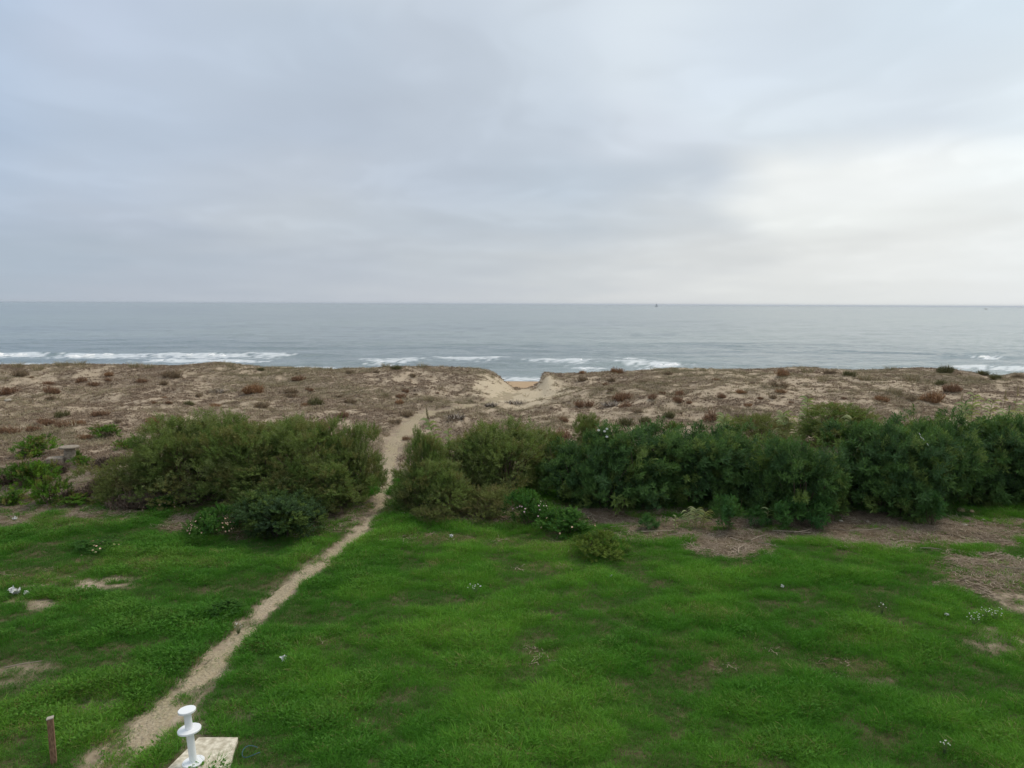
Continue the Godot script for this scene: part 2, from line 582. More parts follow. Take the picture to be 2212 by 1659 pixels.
func build_ground() -> void:
	# lawn
	var nx := 331
	var nz := 173
	var pts := PackedVector3Array()
	var cols := PackedColorArray()
	for j in nz:
		var z := 7.0 - j * 0.25
		if j == nz - 1:
			z = -36.0
		for i in nx:
			var x := -41.25 + i * 0.25
			pts.append(Vector3(x, height(x, z), z))
			var soil := Color(0.135, 0.112, 0.068).lerp(Color(0.105, 0.110, 0.050), n_small.get_noise_2d(x * 4.0, z * 4.0) * 0.5 + 0.5)
			if absf(x) < 30.0 and z < -8.0:
				var c := cover(x, z)
				soil = soil.lerp(Color(0.20, 0.17, 0.09), c.z * 0.6)
				soil = soil.lerp(Color(0.215, 0.165, 0.115), c.y)
				soil = soil.lerp(sand_tint(x, z) * 0.9, c.x)
			if z < -31.0:
				soil = soil.lerp(dune_tint(x, z), smoothstep(-31.0, -35.0, z + n_small.get_noise_2d(x * 3.0, z * 3.0) * 2.0))
			cols.append(soil)
	structure("lawn_ground", sheet(pts, cols, nx, nz), M.ground)
	# dunes
	pts = PackedVector3Array()
	cols = PackedColorArray()
	nx = 401
	nz = 141
	for j in nz:
		var z := -36.0 - j * 0.36
		for i in nx:
			var x := -72.0 + i * 0.36
			pts.append(Vector3(x, height(x, z), z))
			cols.append(dune_tint(x, z))
	structure("dunes", sheet(pts, cols, nx, nz), M.sand)
	# beach
	pts = PackedVector3Array()
	cols = PackedColorArray()
	nx = 201
	nz = 46
	for j in nz:
		var z := -86.4 - j * 1.0
		for i in nx:
			var x := -100.0 + i * 1.0
			pts.append(Vector3(x, height(x, z), z))
			var wet := smoothstep(-98.5, -100.5, z + n_mid.get_noise_2d(x * 2.0, 0.0) * 2.0)
			cols.append(Color(0.60, 0.44, 0.29).lerp(Color(0.36, 0.24, 0.15), wet))
	structure("beach", sheet(pts, cols, nx, nz), M.sand)

func dune_tint(x: float, z: float) -> Color:
	var c := sand_tint(x, z)
	var k := dune_cover(x, z) * (1.0 - gap_sand(x, z))
	if z < -78.0:
		k *= 1.0 - smoothstep(78.0, 83.0, -z)
	c = c.lerp(Color(0.315, 0.255, 0.195), k * 0.8)
	c = c.lerp(Color(0.66, 0.565, 0.42), gap_sand(x, z))
	if z < -80.0:
		c = c.lerp(Color(0.60, 0.44, 0.29), smoothstep(80.0, 86.0, -z))
	return c

func build_path() -> void:
	# a trodden ribbon whose ragged edges dip under the turf
	var line: Array = []
	for i in range(path_points.size() - 1):
		var a: Vector3 = path_points[i][0]
		var b: Vector3 = path_points[i + 1][0]
		var n := maxi(2, int(a.distance_to(b) / 0.22))
		for k in n:
			var t := float(k) / n
			line.append([a.lerp(b, t), lerpf(path_points[i][1], path_points[i + 1][1], t)])
	var across := 15
	var pts := PackedVector3Array()
	var cols := PackedColorArray()
	for i in line.size():
		var p: Vector3 = line[i][0]
		var d: Vector3 = line[mini(i + 2, line.size() - 1)][0] - line[maxi(i - 2, 0)][0]
		var side := Vector3(-d.z, 0, d.x).normalized()
		var hw: float = line[i][1]
		for k in across:
			var s := (float(k) / (across - 1) * 2.0 - 1.0)
			var q := p + side * s * hw * 1.25
			var rag := n_small.get_noise_2d(q.x * 14.0, q.z * 14.0) * 0.3 + n_fine.get_noise_2d(q.x * 6.0, q.z * 6.0) * 0.25
			var worn := n_fine.get_noise_2d(q.x * 1.1 + 5.0, q.z * 1.1) + n_small.get_noise_2d(q.x * 7.0, q.z * 7.0) * 0.5
			var lift := 0.03 - 0.20 * smoothstep(0.45, 0.95, absf(s) + rag * 1.9) - 0.05 * smoothstep(-0.25, -0.6, worn) * smoothstep(-34.0, -29.0, q.z)
			pts.append(Vector3(q.x, height(q.x, q.z) + lift + n_fine.get_noise_2d(q.x * 9.0, q.z * 9.0) * 0.012, q.z))
			cols.append((sand_tint(q.x, q.z) * 0.92).lerp(Color(0.43, 0.375, 0.25), 0.5 + 0.5 * n_small.get_noise_2d(q.x * 5.0, q.z * 5.0)))
	structure("path", sheet(pts, cols, across, line.size()), M.sand)

var breakers := [[-40, 95, 768, 0.75], [140, 335, 769, 0.55], [335, 531, 768, 0.6], [552, 622, 767, 0.5], [320, 575, 779, 0.3], [0, 250, 786, 0.12], [800, 880, 782, 0.32], [845, 906, 776, 0.38], [950, 1085, 773, 0.2], [1152, 1215, 777, 0.22], [1205, 1270, 780, 0.42], [1350, 1376, 776, 0.35], [1338, 1400, 784, 0.25], [1392, 1468, 787, 0.42], [1248, 1292, 796, 0.25], [1385, 1408, 796, 0.16], [2106, 2142, 773, 0.6], [2050, 2140, 793, 0.25], [2140, 2300, 795, 0.3], [1085, 1170, 817, 0.14], [600, 720, 794, 0.12], [800, 830, 778, 0.25], [-200, -60, 772, 0.5]]
var breaker_at := []

func swell(x: float, d: float) -> float:
	var w := n_big.get_noise_2d(x * 1.6, d * 1.6) * 16.0
	var a := 0.55 + 0.6 * n_big.get_noise_2d(x * 2.5 + 50.0, d * 2.5)
	var near := 1.0 - smoothstep(250.0, 900.0, d)
	var h := sin((d + w) * TAU / 21.0) * 0.24 * a + sin((d + w * 1.7 + x * 0.1) * TAU / 9.5) * 0.09
	h += n_mid.get_noise_2d(x * 3.0, d * 9.0) * 0.12
	return h * near * smoothstep(99.0, 112.0, d)

func build_sea() -> void:
	for b in breakers:
		var p := on_level(b[0], b[2], SEA_Y)
		var q := on_level(b[1], b[2] + (b[1] - b[0]) * 0.0054, SEA_Y)
		breaker_at.append([p.x, q.x, -(p.z + q.z) * 0.5, b[3]])
	var sea := Node3D.new()
	sea.name = "sea"
	sea.set_meta("kind", "structure")
	add_child(sea)
	sea.position = Vector3(0, SEA_Y, -100)
	var rows := PackedFloat32Array()
	var d := 96.0
	while d < 205.0:
		rows.append(d)
		d += 0.9
	while d < 16000.0:
		rows.append(d)
		d *= 1.022
	rows.append(16000.0)
	var nx := 401
	var pts := PackedVector3Array()
	var cols := PackedColorArray()
	for j in range(rows.size()):
		var dd := rows[j]
		var half := maxf(125.0, dd * 1.05)
		for i in nx:
			var x := (float(i) / (nx - 1) * 2.0 - 1.0) * half
			var y := swell(x, dd) if dd < 900.0 else 0.0
			var k := n_big.get_noise_2d(x * 0.5 + 9.0, dd * 0.7) * 0.9 + n_mid.get_noise_2d(x * 0.5, dd * 1.5) * 0.5   # drifting patches of sandier and clearer water
			var c := Color(0.165, 0.212, 0.200).lerp(Color(0.125, 0.165, 0.172), clampf(0.5 + k * 1.2, 0.0, 1.0))
			if dd < 215.0:
				var f := 0.0
				for b in breaker_at:
					if absf(dd - b[2] - 1.2) < 4.0 and x > b[0] - 14.0 and x < b[1] + 14.0:
						var e := minf(smoothstep(b[0] - 14.0, b[0] + 2.0, x), 1.0 - smoothstep(b[1] - 2.0, b[1] + 14.0, x))
						y += e * b[3] * 0.75 * pow(maxf(0.0, cos((dd - b[2] - 1.2) / 4.0 * PI * 0.5)), 2.0)
				for b in breaker_at:
					if x < b[0] - 6.0 or x > b[1] + 6.0 or absf(dd - b[2]) > 19.0:
						continue
					var e := minf(smoothstep(b[0] - 5.0, b[0] + 3.0, x), 1.0 - smoothstep(b[1] - 3.0, b[1] + 5.0, x))
					var shoreward: float = b[2] - dd
					var reach: float = 6.0 + b[3] * 16.0
					var g := 0.0
					if shoreward >= 0.0:
						g = 1.0 - shoreward / reach
					else:
						g = 1.0 + shoreward / 2.5
					f = maxf(f, e * g)
				var lace := n_fine.get_noise_2d(x * 2.2, dd * 1.2) * 0.8 + n_small.get_noise_2d(x * 4.0, dd * 3.0) * 0.7
				var edge := 1.0 - smoothstep(99.5, 103.5, dd + n_mid.get_noise_2d(x * 3.0, 4.0) * 3.0)
				f = maxf(f, edge * 0.75)
				var m := smoothstep(0.46, 0.80, f * 1.0 + lace * 0.62)
				c = c.lerp(Color(0.72, 0.74, 0.74), m * 0.9)
			pts.append(Vector3(x, y, -dd + 100.0))
			cols.append(c)
	part("water_surface", sheet(pts, cols, nx, rows.size()), M.water, sea)
	for b in breaker_at:
		var len: float = b[1] - b[0]
		var n := maxi(8, int(len / 0.3))
		var across := 9
		var bp := PackedVector3Array()
		var bc := PackedColorArray()
		for j in across:
			var t := float(j) / (across - 1)         # 0 shoreward foot, 1 seaward foot
			for i in n + 1:
				var s := float(i) / n
				var x: float = b[0] + len * s
				var env := smoothstep(0.0, 0.12, s) * (1.0 - smoothstep(0.86, 1.0, s))
				env *= clampf(0.62 + 0.8 * n_small.get_noise_2d(x * 1.3, b[2]) + 0.7 * n_fine.get_noise_2d(x * 1.2, b[2] * 3.0), 0.0, 1.3)
				var dd: float = b[2] - 1.2 * b[3] - 0.8 + t * (1.4 + 2.4 * b[3]) + n_small.get_noise_2d(x * 0.8 + 33.0, b[2]) * 2.2 + n_fine.get_noise_2d(x * 1.5, b[2]) * 0.6
				var bell := sin(pow(t, 0.62) * PI)
				var y: float = swell(x, dd) - 0.10 + env * b[3] * bell * 0.85 + bell * env * (n_fine.get_noise_2d(x * 5.0, dd * 5.0) * 0.28 * b[3] + n_small.get_noise_2d(x * 9.0, dd * 9.0) * 0.15 * b[3])
				bp.append(Vector3(x, y, 100.0 - dd))
				var grey := 0.80 + 0.1 * n_fine.get_noise_2d(x * 5.0, dd * 6.0)
				bc.append(Color(grey, grey * 1.005, grey * 1.01))
		part("breaker", sheet(bp, bc, n + 1, across), M.foam, sea)

# ---------------------------------------------------------------- grass
func grass_clump(blades: int, tall_by: float, spread: float, width: float, lean: float) -> ArrayMesh:
	var h := Heap.new()
	for k in blades:
		var a := rnd(0, TAU)
		var r := spread * sqrt(rng.randf())
		var p := Vector3(cos(a) * r, -0.02, sin(a) * r)
		var l := tall_by * rnd(0.55, 1.15)
		var out := Vector3(cos(a + rnd(-1.2, 1.2)), 0, sin(a + rnd(-1.2, 1.2)))
		var b := rnd(0, TAU)
		var side := Vector3(cos(b), 0, sin(b)) * width * rnd(0.7, 1.3)
		var m := p + Vector3.UP * l * 0.6 + out * l * lean * rnd(0.15, 0.5)
		var t := p + Vector3.UP * l * rnd(0.75, 1.0) + out * l * lean * rnd(0.6, 1.4)
		var g := rnd(0.75, 1.25)
		var c := Color(g * rnd(0.85, 1.2), g, g * rnd(0.8, 1.1))
		h.quad(p - side * 0.5, p + side * 0.5, m + side * 0.4, m - side * 0.4, c)
		h.tri(m - side * 0.4, m + side * 0.4, t, c)
	return h.mesh()

func weed_clump() -> ArrayMesh:
	var h := Heap.new()
	for k in 36:
		var a := rnd(0, TAU)
		var r := 0.12 * sqrt(rng.randf())
		var p := Vector3(cos(a) * r, rnd(0.01, 0.11), sin(a) * r)
		var out := Vector3(cos(a + rnd(-0.8, 0.8)), rnd(0.0, 0.9), sin(a + rnd(-0.8, 0.8))).normalized()
		var l := rnd(0.024, 0.045)
		var side := out.cross(Vector3.UP).normalized() * l * 0.32
		var g := rnd(0.75, 1.25)
		var c := Color(g, g, g * rnd(0.85, 1.1))
		h.quad(p, p + out * l * 0.5 + side, p + out * l, p + out * l * 0.5 - side, c)
	return h.mesh()

func scatter(called: String, mesh: Mesh, mat: Material, xfs: Array, cols: PackedColorArray, label: String, category: String) -> void:
	var mm := MultiMesh.new()
	mm.transform_format = MultiMesh.TRANSFORM_3D
	mm.use_colors = true
	mm.mesh = mesh
	mm.instance_count = xfs.size()
	for i in xfs.size():
		mm.set_instance_transform(i, xfs[i])
		mm.set_instance_color(i, cols[i])
	var o := MultiMeshInstance3D.new()
	o.name = called
	o.multimesh = mm
	o.material_override = mat
	add_child(o)
	tag(o, label, category, "", "stuff")

var slab_box := []
func build_grass() -> void:
	var xf := [[], [], [], [], [], []]
	var cl := [PackedColorArray(), PackedColorArray(), PackedColorArray(), PackedColorArray(), PackedColorArray(), PackedColorArray()]
	var z := -9.5
	while z > -31.5:
		var half := -z * 0.74 + 2.2
		var step := 0.062 + 0.0009 * (-z - 10.0)
		var x := -half
		while x < half:
			x += step * rnd(0.7, 1.3)
			var px := x
			var pz := z + rnd(-0.5, 0.5) * step
			var c := cover(px, pz)
			var bare := maxf(c.x, c.y * 0.93)
			var on_path := false
			if rng.randf() < bare * 1.03:
				if c.x < 0.5 or pz < -26.0 or rng.randf() > clampf((0.30 if pz > -17.0 else 0.14) + 0.9 * smoothstep(0.12, 0.5, n_fine.get_noise_2d(px * 0.9 + 40.0, pz * 0.9)), 0.0, 0.9):
					continue
				on_path = true
			if rng.randf() < 0.5 * smoothstep(0.05, 0.45, n_small.get_noise_2d(px * 5.5 + 31.0, pz * 7.5) + n_fine.get_noise_2d(px * 1.4 + 9.0, pz * 1.8) * 0.5):
				continue
			if not slab_box.is_empty() and Vector3(px, 0, pz).distance_to(slab_box[0]) < 2.0:
				var l: Vector3 = slab_box[1] * Vector3(px, 0, pz)
				if absf(l.x) < 0.47 and l.z > -0.78 and l.z < 1.2 and not (l.x > 0.26 - 0.16 * l.z + 0.10 * n_fine.get_noise_2d(px * 3.0, pz * 3.0) and l.z > -0.50):
					continue
			var tone := n_mid.get_noise_2d(px * 2.6 + 200.0, pz * 3.4)
			var tone2 := n_small.get_noise_2d(px * 2.4 + 7.0, pz * 3.2)
			var tone3 := n_fine.get_noise_2d(px * 2.0, pz * 2.6)
			var leftish := smoothstep(-2.0, -8.0, px + tone * 4.0)
			var green := Color(0.088, 0.258, 0.032)
			green = green.lerp(Color(0.158, 0.365, 0.045), clampf(0.38 + tone * 1.3 + tone2 * 0.7 - leftish * 0.35, 0.0, 1.0))
			green = green.lerp(Color(0.064, 0.180, 0.030), clampf(-tone2 * 1.1 - tone3 * 0.6 + leftish * 0.25, 0.0, 0.85))
			var dryness := clampf(c.z * 1.1 + smoothstep(0.0, 0.5, tone2 * 0.6 + tone3 * 0.8 + tone * 0.35) * 0.5 + 0.06 + c.y * 0.6 + c.x * 0.3, 0.0, 1.0)
			var low := 1.0 - 0.45 * clampf(c.x + c.y + c.z * 0.5, 0.0, 1.0)
			var v := rng.randi() % 3
			var straw := rng.randf() < dryness * 0.62
			var s := rnd(0.75, 1.2) * (0.65 + 0.95 * clampf(0.40 + tone2 * 1.6 + tone3 * 1.0, 0.0, 1.0)) * low
			if on_path:
				straw = rng.randf() < 0.6
				s *= 0.6
			if straw:
				v = 4
				s *= 0.85
				green = Color(0.38, 0.31, 0.155).lerp(Color(0.27, 0.25, 0.10), rng.randf())
			elif rng.randf() < 0.05 + 0.28 * leftish * clampf(0.5 + tone2 * 2.0, 0.0, 1.0):
				v = 3
				green = green.lerp(Color(0.065, 0.165, 0.030), 0.7)
			green = green.lerp(Color(0.20, 0.27, 0.060), dryness * 0.3)
			var b := Basis.from_euler(Vector3(rnd(-0.2, 0.2), rnd(0, TAU), rnd(-0.2, 0.2))).scaled(Vector3(s, s * rnd(0.8, 1.2), s))
			xf[v].append(Transform3D(b, Vector3(px, height(px, pz) - 0.005, pz)))
			var q := rnd(0.85, 1.15)
			cl[v].append(Color(green.r * q, green.g * q, green.b * q))
		z -= step
	scatter("fine_grass", grass_clump(26, 0.105, 0.09, 0.0075, 1.0), M.leaf, xf[0], cl[0], "short fine green grass covering the lawn", "grass")
	scatter("tufted_grass", grass_clump(24, 0.15, 0.08, 0.008, 0.8), M.leaf, xf[1], cl[1], "longer tufted green grass mixed through the lawn", "grass")
	scatter("leaning_grass", grass_clump(26, 0.13, 0.085, 0.0075, 1.2), M.leaf, xf[2], cl[2], "leaning green grass blades mixed through the lawn", "grass")
	scatter("broadleaf_weeds", weed_clump(), M.leaf, xf[3], cl[3], "dark green broad leaved weeds low in the lawn", "weeds")
	scatter("dry_grass", grass_clump(18, 0.11, 0.10, 0.007, 1.3), M.dry, xf[4], cl[4], "pale straw coloured dry grass in worn parts of the lawn", "grass")
	print("grass ", xf[0].size() + xf[1].size() + xf[2].size() + xf[3].size() + xf[4].size())

func build_litter() -> void:
	var h := Heap.new()
	for k in 9:
		var p := Vector3(rnd(-0.2, 0.2), rnd(0.0, 0.03), rnd(-0.2, 0.2))
		var a := rnd(0, TAU)
		var d := Vector3(cos(a), rnd(-0.05, 0.12), sin(a)) * rnd(0.06, 0.22)
		var s := Vector3(-d.z, 0, d.x).normalized() * rnd(0.004, 0.011)
		var g := rnd(0.6, 1.3)
		h.quad(p - s, p + d - s, p + d + s, p + s, Color(g, g, g))
	var xfs := []
	var cols := PackedColorArray()
	for k in 60000:
		var x := rnd(-27.0, 27.0)
		var z := rnd(-33.0, -14.0)
		if absf(x) > -z * 0.74 + 2.0:
			continue
		var c := cover(x, z)
		if rng.randf() > c.y * 0.9 + c.z * 0.10:
			continue
		xfs.append(Transform3D(Basis.from_euler(Vector3(0, rnd(0, TAU), 0)).scaled(Vector3.ONE * rnd(0.6, 1.3)), Vector3(x, height(x, z) + 0.012, z)))
		cols.append(Color(0.40, 0.33, 0.25).lerp(Color(0.17, 0.125, 0.085), rng.randf()))
	scatter("dead_litter", h.mesh(), M.dry, xfs, cols, "dead stalks and leaf litter on bare ground before the hedge", "litter")
	print("litter ", xfs.size())

func twiggy(twigs: int, tall_by: float, wide: float, thick: float) -> Heap:
	var h := Heap.new()
	var heads := []
	for k in 4:
		heads.append([Vector3(rnd(-0.55, 0.55), 0, rnd(-0.4, 0.4)), rnd(0.45, 0.8)])
	for k in twigs:
		var a := rnd(0, TAU)
		var r := sqrt(rng.randf())
		var hd: Array = heads[rng.randi() % heads.size()]
		var p: Vector3 = Vector3(cos(a) * r * wide * 0.25, -0.02, sin(a) * r * wide * 0.25) + hd[0] * wide
		var top: Vector3 = Vector3(cos(a) * r * wide, tall_by * rnd(0.45, 1.0) * (1.15 - 0.6 * r * r), sin(a) * r * wide) * hd[1] + hd[0] * wide
		var m := p.lerp(top, 0.55) + rdir() * wide * 0.12
		var b := rnd(0, TAU)
		var s := Vector3(cos(b), 0, sin(b)) * thick
		var g := rnd(0.7, 1.3)
		var c := Color(g * rnd(0.9, 1.15), g, g * rnd(0.85, 1.1))
		h.quad(p - s, p + s, m + s * 0.8, m - s * 0.8, c)
		h.tri(m - s * 0.9, m + s * 0.9, top, c)
		for q in 3:
			var o := m.lerp(top, rnd(0.0, 0.9))
			var d := (rdir() + Vector3.UP * 0.7).normalized() * wide * rnd(0.12, 0.28)
			h.tri(o - s, o + s, o + d, c)
	return h

func build_dune_cover() -> void:
	var xfs := [[], []]
	var cols := [PackedColorArray(), PackedColorArray()]
	var z := -33.5
	while z > -80.0:
		var half := -z * 0.74 + 3.0
		var step := 0.135 + 0.0009 * (-z - 33.0)
		var x := -half
		while x < half:
			x += step * rnd(0.5, 1.5)
			var pz := z + rnd(-0.5, 0.5) * step
			var k := dune_cover(x, pz)
			if rng.randf() > (0.12 + k * 0.8) * (1.0 - 0.96 * gap_sand(x, pz)):
				continue
			if path_near(x, pz) < 1.15:
				continue
			if pz < -77.0 and rng.randf() < 0.7:
				continue
			var g := n_mid.get_noise_2d(x * 1.5 + 80.0, pz * 2.0)
			var v := 0 if rng.randf() < 0.62 - g else 1
			var c := Color(0.410, 0.318, 0.235).lerp(Color(0.225, 0.165, 0.118), rng.randf())
			if v == 1:
				c = Color(0.400, 0.340, 0.235).lerp(Color(0.250, 0.225, 0.135), clampf(rng.randf() * 0.7 + g, 0.0, 1.0))
			var s := rnd(0.45, 1.1) if rng.randf() < 0.9 else rnd(1.2, 2.2)
			xfs[v].append(Transform3D(Basis.from_euler(Vector3(rnd(-0.2, 0.2), rnd(0, TAU), rnd(-0.2, 0.2))).scaled(Vector3(s, s * rnd(0.6, 1.1), s)), Vector3(x, height(x, pz), pz)))
			cols[v].append(c)
		z -= step
	scatter("dry_dune_scrub", twiggy(16, 0.10, 0.19, 0.011).mesh(), M.dry, xfs[0], cols[0], "low grey brown dry scrub spread over the dune sand", "scrub")
	scatter("dune_grass", grass_clump(18, 0.17, 0.13, 0.012, 1.2), M.dry, xfs[1], cols[1], "faded olive dune grass growing on the dune sand", "grass")
	print("dune ", xfs[0].size() + xfs[1].size())

# ---------------------------------------------------------------- shrubs
func leaf(h: Heap, p: Vector3, d: Vector3, l: float, w: float, c: Color, fold := 0.25) -> void:
	var s := d.cross(Vector3(rnd(-0.3, 0.3), 1, rnd(-0.3, 0.3))).normalized()
	var up := s.cross(d).normalized()
	var m := p + d * l * 0.45 - up * w * fold
	h.tri(p, m + s * w * 0.5 + up * w * fold, p + d * l, c)
	h.tri(p, p + d * l, m - s * w * 0.5 + up * w * fold, c)

func oleander_sprig() -> Heap:
	var h := Heap.new()
	for k in 20:
		var t := float(k) / 20.0
		var a := k * 2.2 + rnd(-0.3, 0.3)
		var p := Vector3(0, 0.02 + t * 0.24, 0)
		var up := lerpf(0.15, 1.3, t * t)
		var d := Vector3(cos(a), up + rnd(-0.2, 0.2), sin(a)).normalized()
		var g := rnd(0.8, 1.2)
		leaf(h, p, d, rnd(0.15, 0.22) * (1.0 - 0.25 * t), rnd(0.026, 0.036), Color(g, g, g))
	return h

func tamarisk_plume() -> Heap:
	var h := Heap.new()
	for k in 30:
		var t := float(k) / 30.0
		var a := rnd(0, TAU)
		var p := Vector3(rnd(-0.03, 0.03), 0.02 + t * 0.36, rnd(-0.03, 0.03))
		var d := Vector3(cos(a), rnd(0.2, 1.5), sin(a)).normalized()
		var l := rnd(0.06, 0.13) * (1.15 - 0.5 * t)
		var s := d.cross(rdir()).normalized() * 0.0115
		var g := rnd(0.75, 1.25)
		h.tri(p - s * 0.6, p + d * l * 0.5 + s, p + d * l, Color(g, g, g))
		h.tri(p - s * 0.6, p + d * l, p + d * l * 0.5 - s, Color(g, g, g))
	return h

func oval_sprig(l0: float, l1: float, w: float, count: int, long: float) -> Heap:
	var h := Heap.new()
	for k in count:
		var t := float(k) / count
		var a := k * 2.4 + rnd(-0.4, 0.4)
		var d := Vector3(cos(a), rnd(0.0, 0.9) + t * 0.6, sin(a)).normalized()
		var g := rnd(0.75, 1.25)
		var l := rnd(l0, l1)
		leaf(h, Vector3(0, 0.01 + t * long, 0), d, l, l * w, Color(g, g, g), 0.15)
	return h

# a crown of sprigs: lobes carry branch ends, each branch end a bunch of sprigs
func crown(sprigs: Array, count: int, size: Vector3, lobes: int, upright: float, tints: Array, scale_lo: float, scale_hi: float, bunch := 14, loose := 0.26) -> ArrayMesh:
	var h := Heap.new()
	var lobe := []
	for k in lobes:
		var a := TAU * (k + rnd(-0.3, 0.3)) / lobes
		var r := rnd(0.22, 0.62) if k > 0 else 0.0
		var low := rng.randf() < 0.5
		var cy := rnd(0.16, 0.34) if low else rnd(0.44, 0.66)
		if k == 0:
			cy = 0.58
		var rad := rnd(0.26, 0.42)
		lobe.append([Vector3(cos(a) * r, cy, sin(a) * r), Vector3(rad * 1.1, minf(rad * 0.9, 1.0 - cy), rad * 1.1)])
	for k in count / bunch:
		var L: Array = lobe[k % lobes]
		var d := rdir()
		if d.y < -0.3 and rng.randf() < 0.5:
			d.y = -d.y
		var f := 0.75 + 0.25 * sqrt(rng.randf()) if rng.randf() < 0.78 else rnd(0.3, 0.75)
		var p: Vector3 = L[0] + d * L[1] * f
		if p.y < 0.03:
			p.y = rnd(0.03, 0.15)
		var q := Vector3(p.x * size.x * 0.5 * 1.05, p.y * size.y, p.z * size.z * 0.5 * 1.05)
		var tint: Color = tints[rng.randi() % tints.size()]
		var out := (d + Vector3.UP * upright * 0.6).normalized()
		for i in bunch:
			var e := rdir()
			if e.dot(out) < 0.0:
				e = -e
			var s := rnd(scale_lo, scale_hi)
			var o := (out * 0.7 + e * 0.8 + Vector3.UP * upright * 0.5).normalized()
			h.add(sprigs[rng.randi() % sprigs.size()], Transform3D(align(o).scaled_local(Vector3(s, s, s)), q + e * loose * pow(rng.randf(), 0.5)), tint)
	return h.mesh()

func stems(count: int, size: Vector3, thick: float, col: Color) -> ArrayMesh:
	var h := Heap.new()
	for k in count:
		var a := rnd(0, TAU)
		var r := rnd(0.15, 0.75)
		var p := Vector3(cos(a) * 0.06 * size.x, -0.1, sin(a) * 0.06 * size.z)
		var t := Vector3(cos(a) * r * size.x * 0.5, size.y * rnd(0.5, 0.8), sin(a) * r * size.z * 0.5)
		var m := p.lerp(t, 0.5) + Vector3(rnd(-0.1, 0.1), 0.12, rnd(-0.1, 0.1)) * size.y
		var g := rnd(0.8, 1.2)
		h.tube([p, m, t], [thick, thick * 0.7, thick * 0.25], 5, Color(col.r * g, col.g * g, col.b * g))
	return h.mesh()

var crowns := {}
func make_crowns() -> void:
	var ol := [oleander_sprig(), oleander_sprig(), oleander_sprig(), oleander_sprig()]
	var ol_tint := [Color(0.078, 0.152, 0.048), Color(0.088, 0.168, 0.050), Color(0.105, 0.190, 0.055), Color(0.066, 0.130, 0.046), Color(0.062, 0.122, 0.048), Color(0.155, 0.225, 0.064)]
	crowns.oleander = []
	for k in 4:
		crowns.oleander.append([crown(ol, 2000, Vector3(4.2, 3.4, 3.8), 13, 0.55, ol_tint, 0.6, 1.35, 9, 0.26), stems(16, Vector3(4.2, 3.4, 3.8), 0.035, Color(0.11, 0.09, 0.065))])
	crowns.young_oleander = []
	for k in 2:
		crowns.young_oleander.append([crown(ol, 90, Vector3(1.0, 0.9, 1.0), 4, 1.2, [Color(0.065, 0.155, 0.042), Color(0.080, 0.175, 0.046), Color(0.055, 0.135, 0.042)], 0.75, 1.0, 5, 0.12), stems(8, Vector3(1.0, 0.9, 1.0), 0.012, Color(0.11, 0.10, 0.06))])
	var ta := [tamarisk_plume(), tamarisk_plume(), tamarisk_plume()]
	var ta_tint := [Color(0.170, 0.230, 0.070), Color(0.195, 0.250, 0.082), Color(0.140, 0.205, 0.060), Color(0.220, 0.260, 0.105), Color(0.205, 0.205, 0.078)]
	crowns.tamarisk = []
	for k in 4:
		crowns.tamarisk.append([crown(ta, 2900, Vector3(4.0, 3.6, 3.6), 15, 0.75, ta_tint, 0.6, 1.25, 12, 0.26), stems(22, Vector3(4.0, 3.6, 3.6), 0.035, Color(0.13, 0.095, 0.065))])
	crowns.brown_tamarisk = []
	for k in 2:
		crowns.brown_tamarisk.append([crown(ta, 1200, Vector3(3.0, 1.8, 2.6), 10, 0.7, [Color(0.185, 0.210, 0.075), Color(0.215, 0.20, 0.09), Color(0.165, 0.20, 0.07)], 0.6, 0.95, 12, 0.25), stems(22, Vector3(3.0, 1.8, 2.6), 0.02, Color(0.14, 0.10, 0.07))])
	var ov := [oval_sprig(0.05, 0.085, 0.55, 16, 0.22), oval_sprig(0.05, 0.085, 0.5, 16, 0.22)]
	crowns.dark = [[crown(ov, 3000, Vector3(4.0, 2.2, 3.2), 9, 0.5, [Color(0.070, 0.120, 0.050), Color(0.085, 0.145, 0.050), Color(0.115, 0.170, 0.048), Color(0.062, 0.105, 0.050)], 0.9, 1.3, 16, 0.24), stems(16, Vector3(4.0, 2.2, 3.2), 0.025, Color(0.10, 0.08, 0.06))]]
	crowns.lantana = []
	for k in 2:
		crowns.lantana.append([crown(ov, 520, Vector3(1.8, 1.1, 1.6), 7, 0.5, [Color(0.07, 0.165, 0.036), Color(0.09, 0.195, 0.042), Color(0.055, 0.135, 0.032)], 0.75, 1.05, 8, 0.16), stems(12, Vector3(1.8, 1.1, 1.6), 0.012, Color(0.12, 0.10, 0.06))])
	crowns.olive = [[crown(ov, 620, Vector3(2.0, 1.0, 1.7), 7, 0.5, [Color(0.115, 0.175, 0.036), Color(0.15, 0.21, 0.045), Color(0.085, 0.14, 0.034)], 0.7, 1.0, 8, 0.16), stems(14, Vector3(2.0, 1.0, 1.7), 0.012, Color(0.12, 0.10, 0.06))]]
	crowns.bright = []
	for k in 3:
		crowns.bright.append([crown(ov, 330, Vector3(2.0, 1.0, 1.7), 7, 0.9, [Color(0.10, 0.21, 0.030), Color(0.14, 0.25, 0.034), Color(0.08, 0.15, 0.030), Color(0.16, 0.16, 0.05)], 0.8, 1.2, 7, 0.16), stems(26, Vector3(2.0, 1.0, 1.7), 0.014, Color(0.15, 0.11, 0.08))])

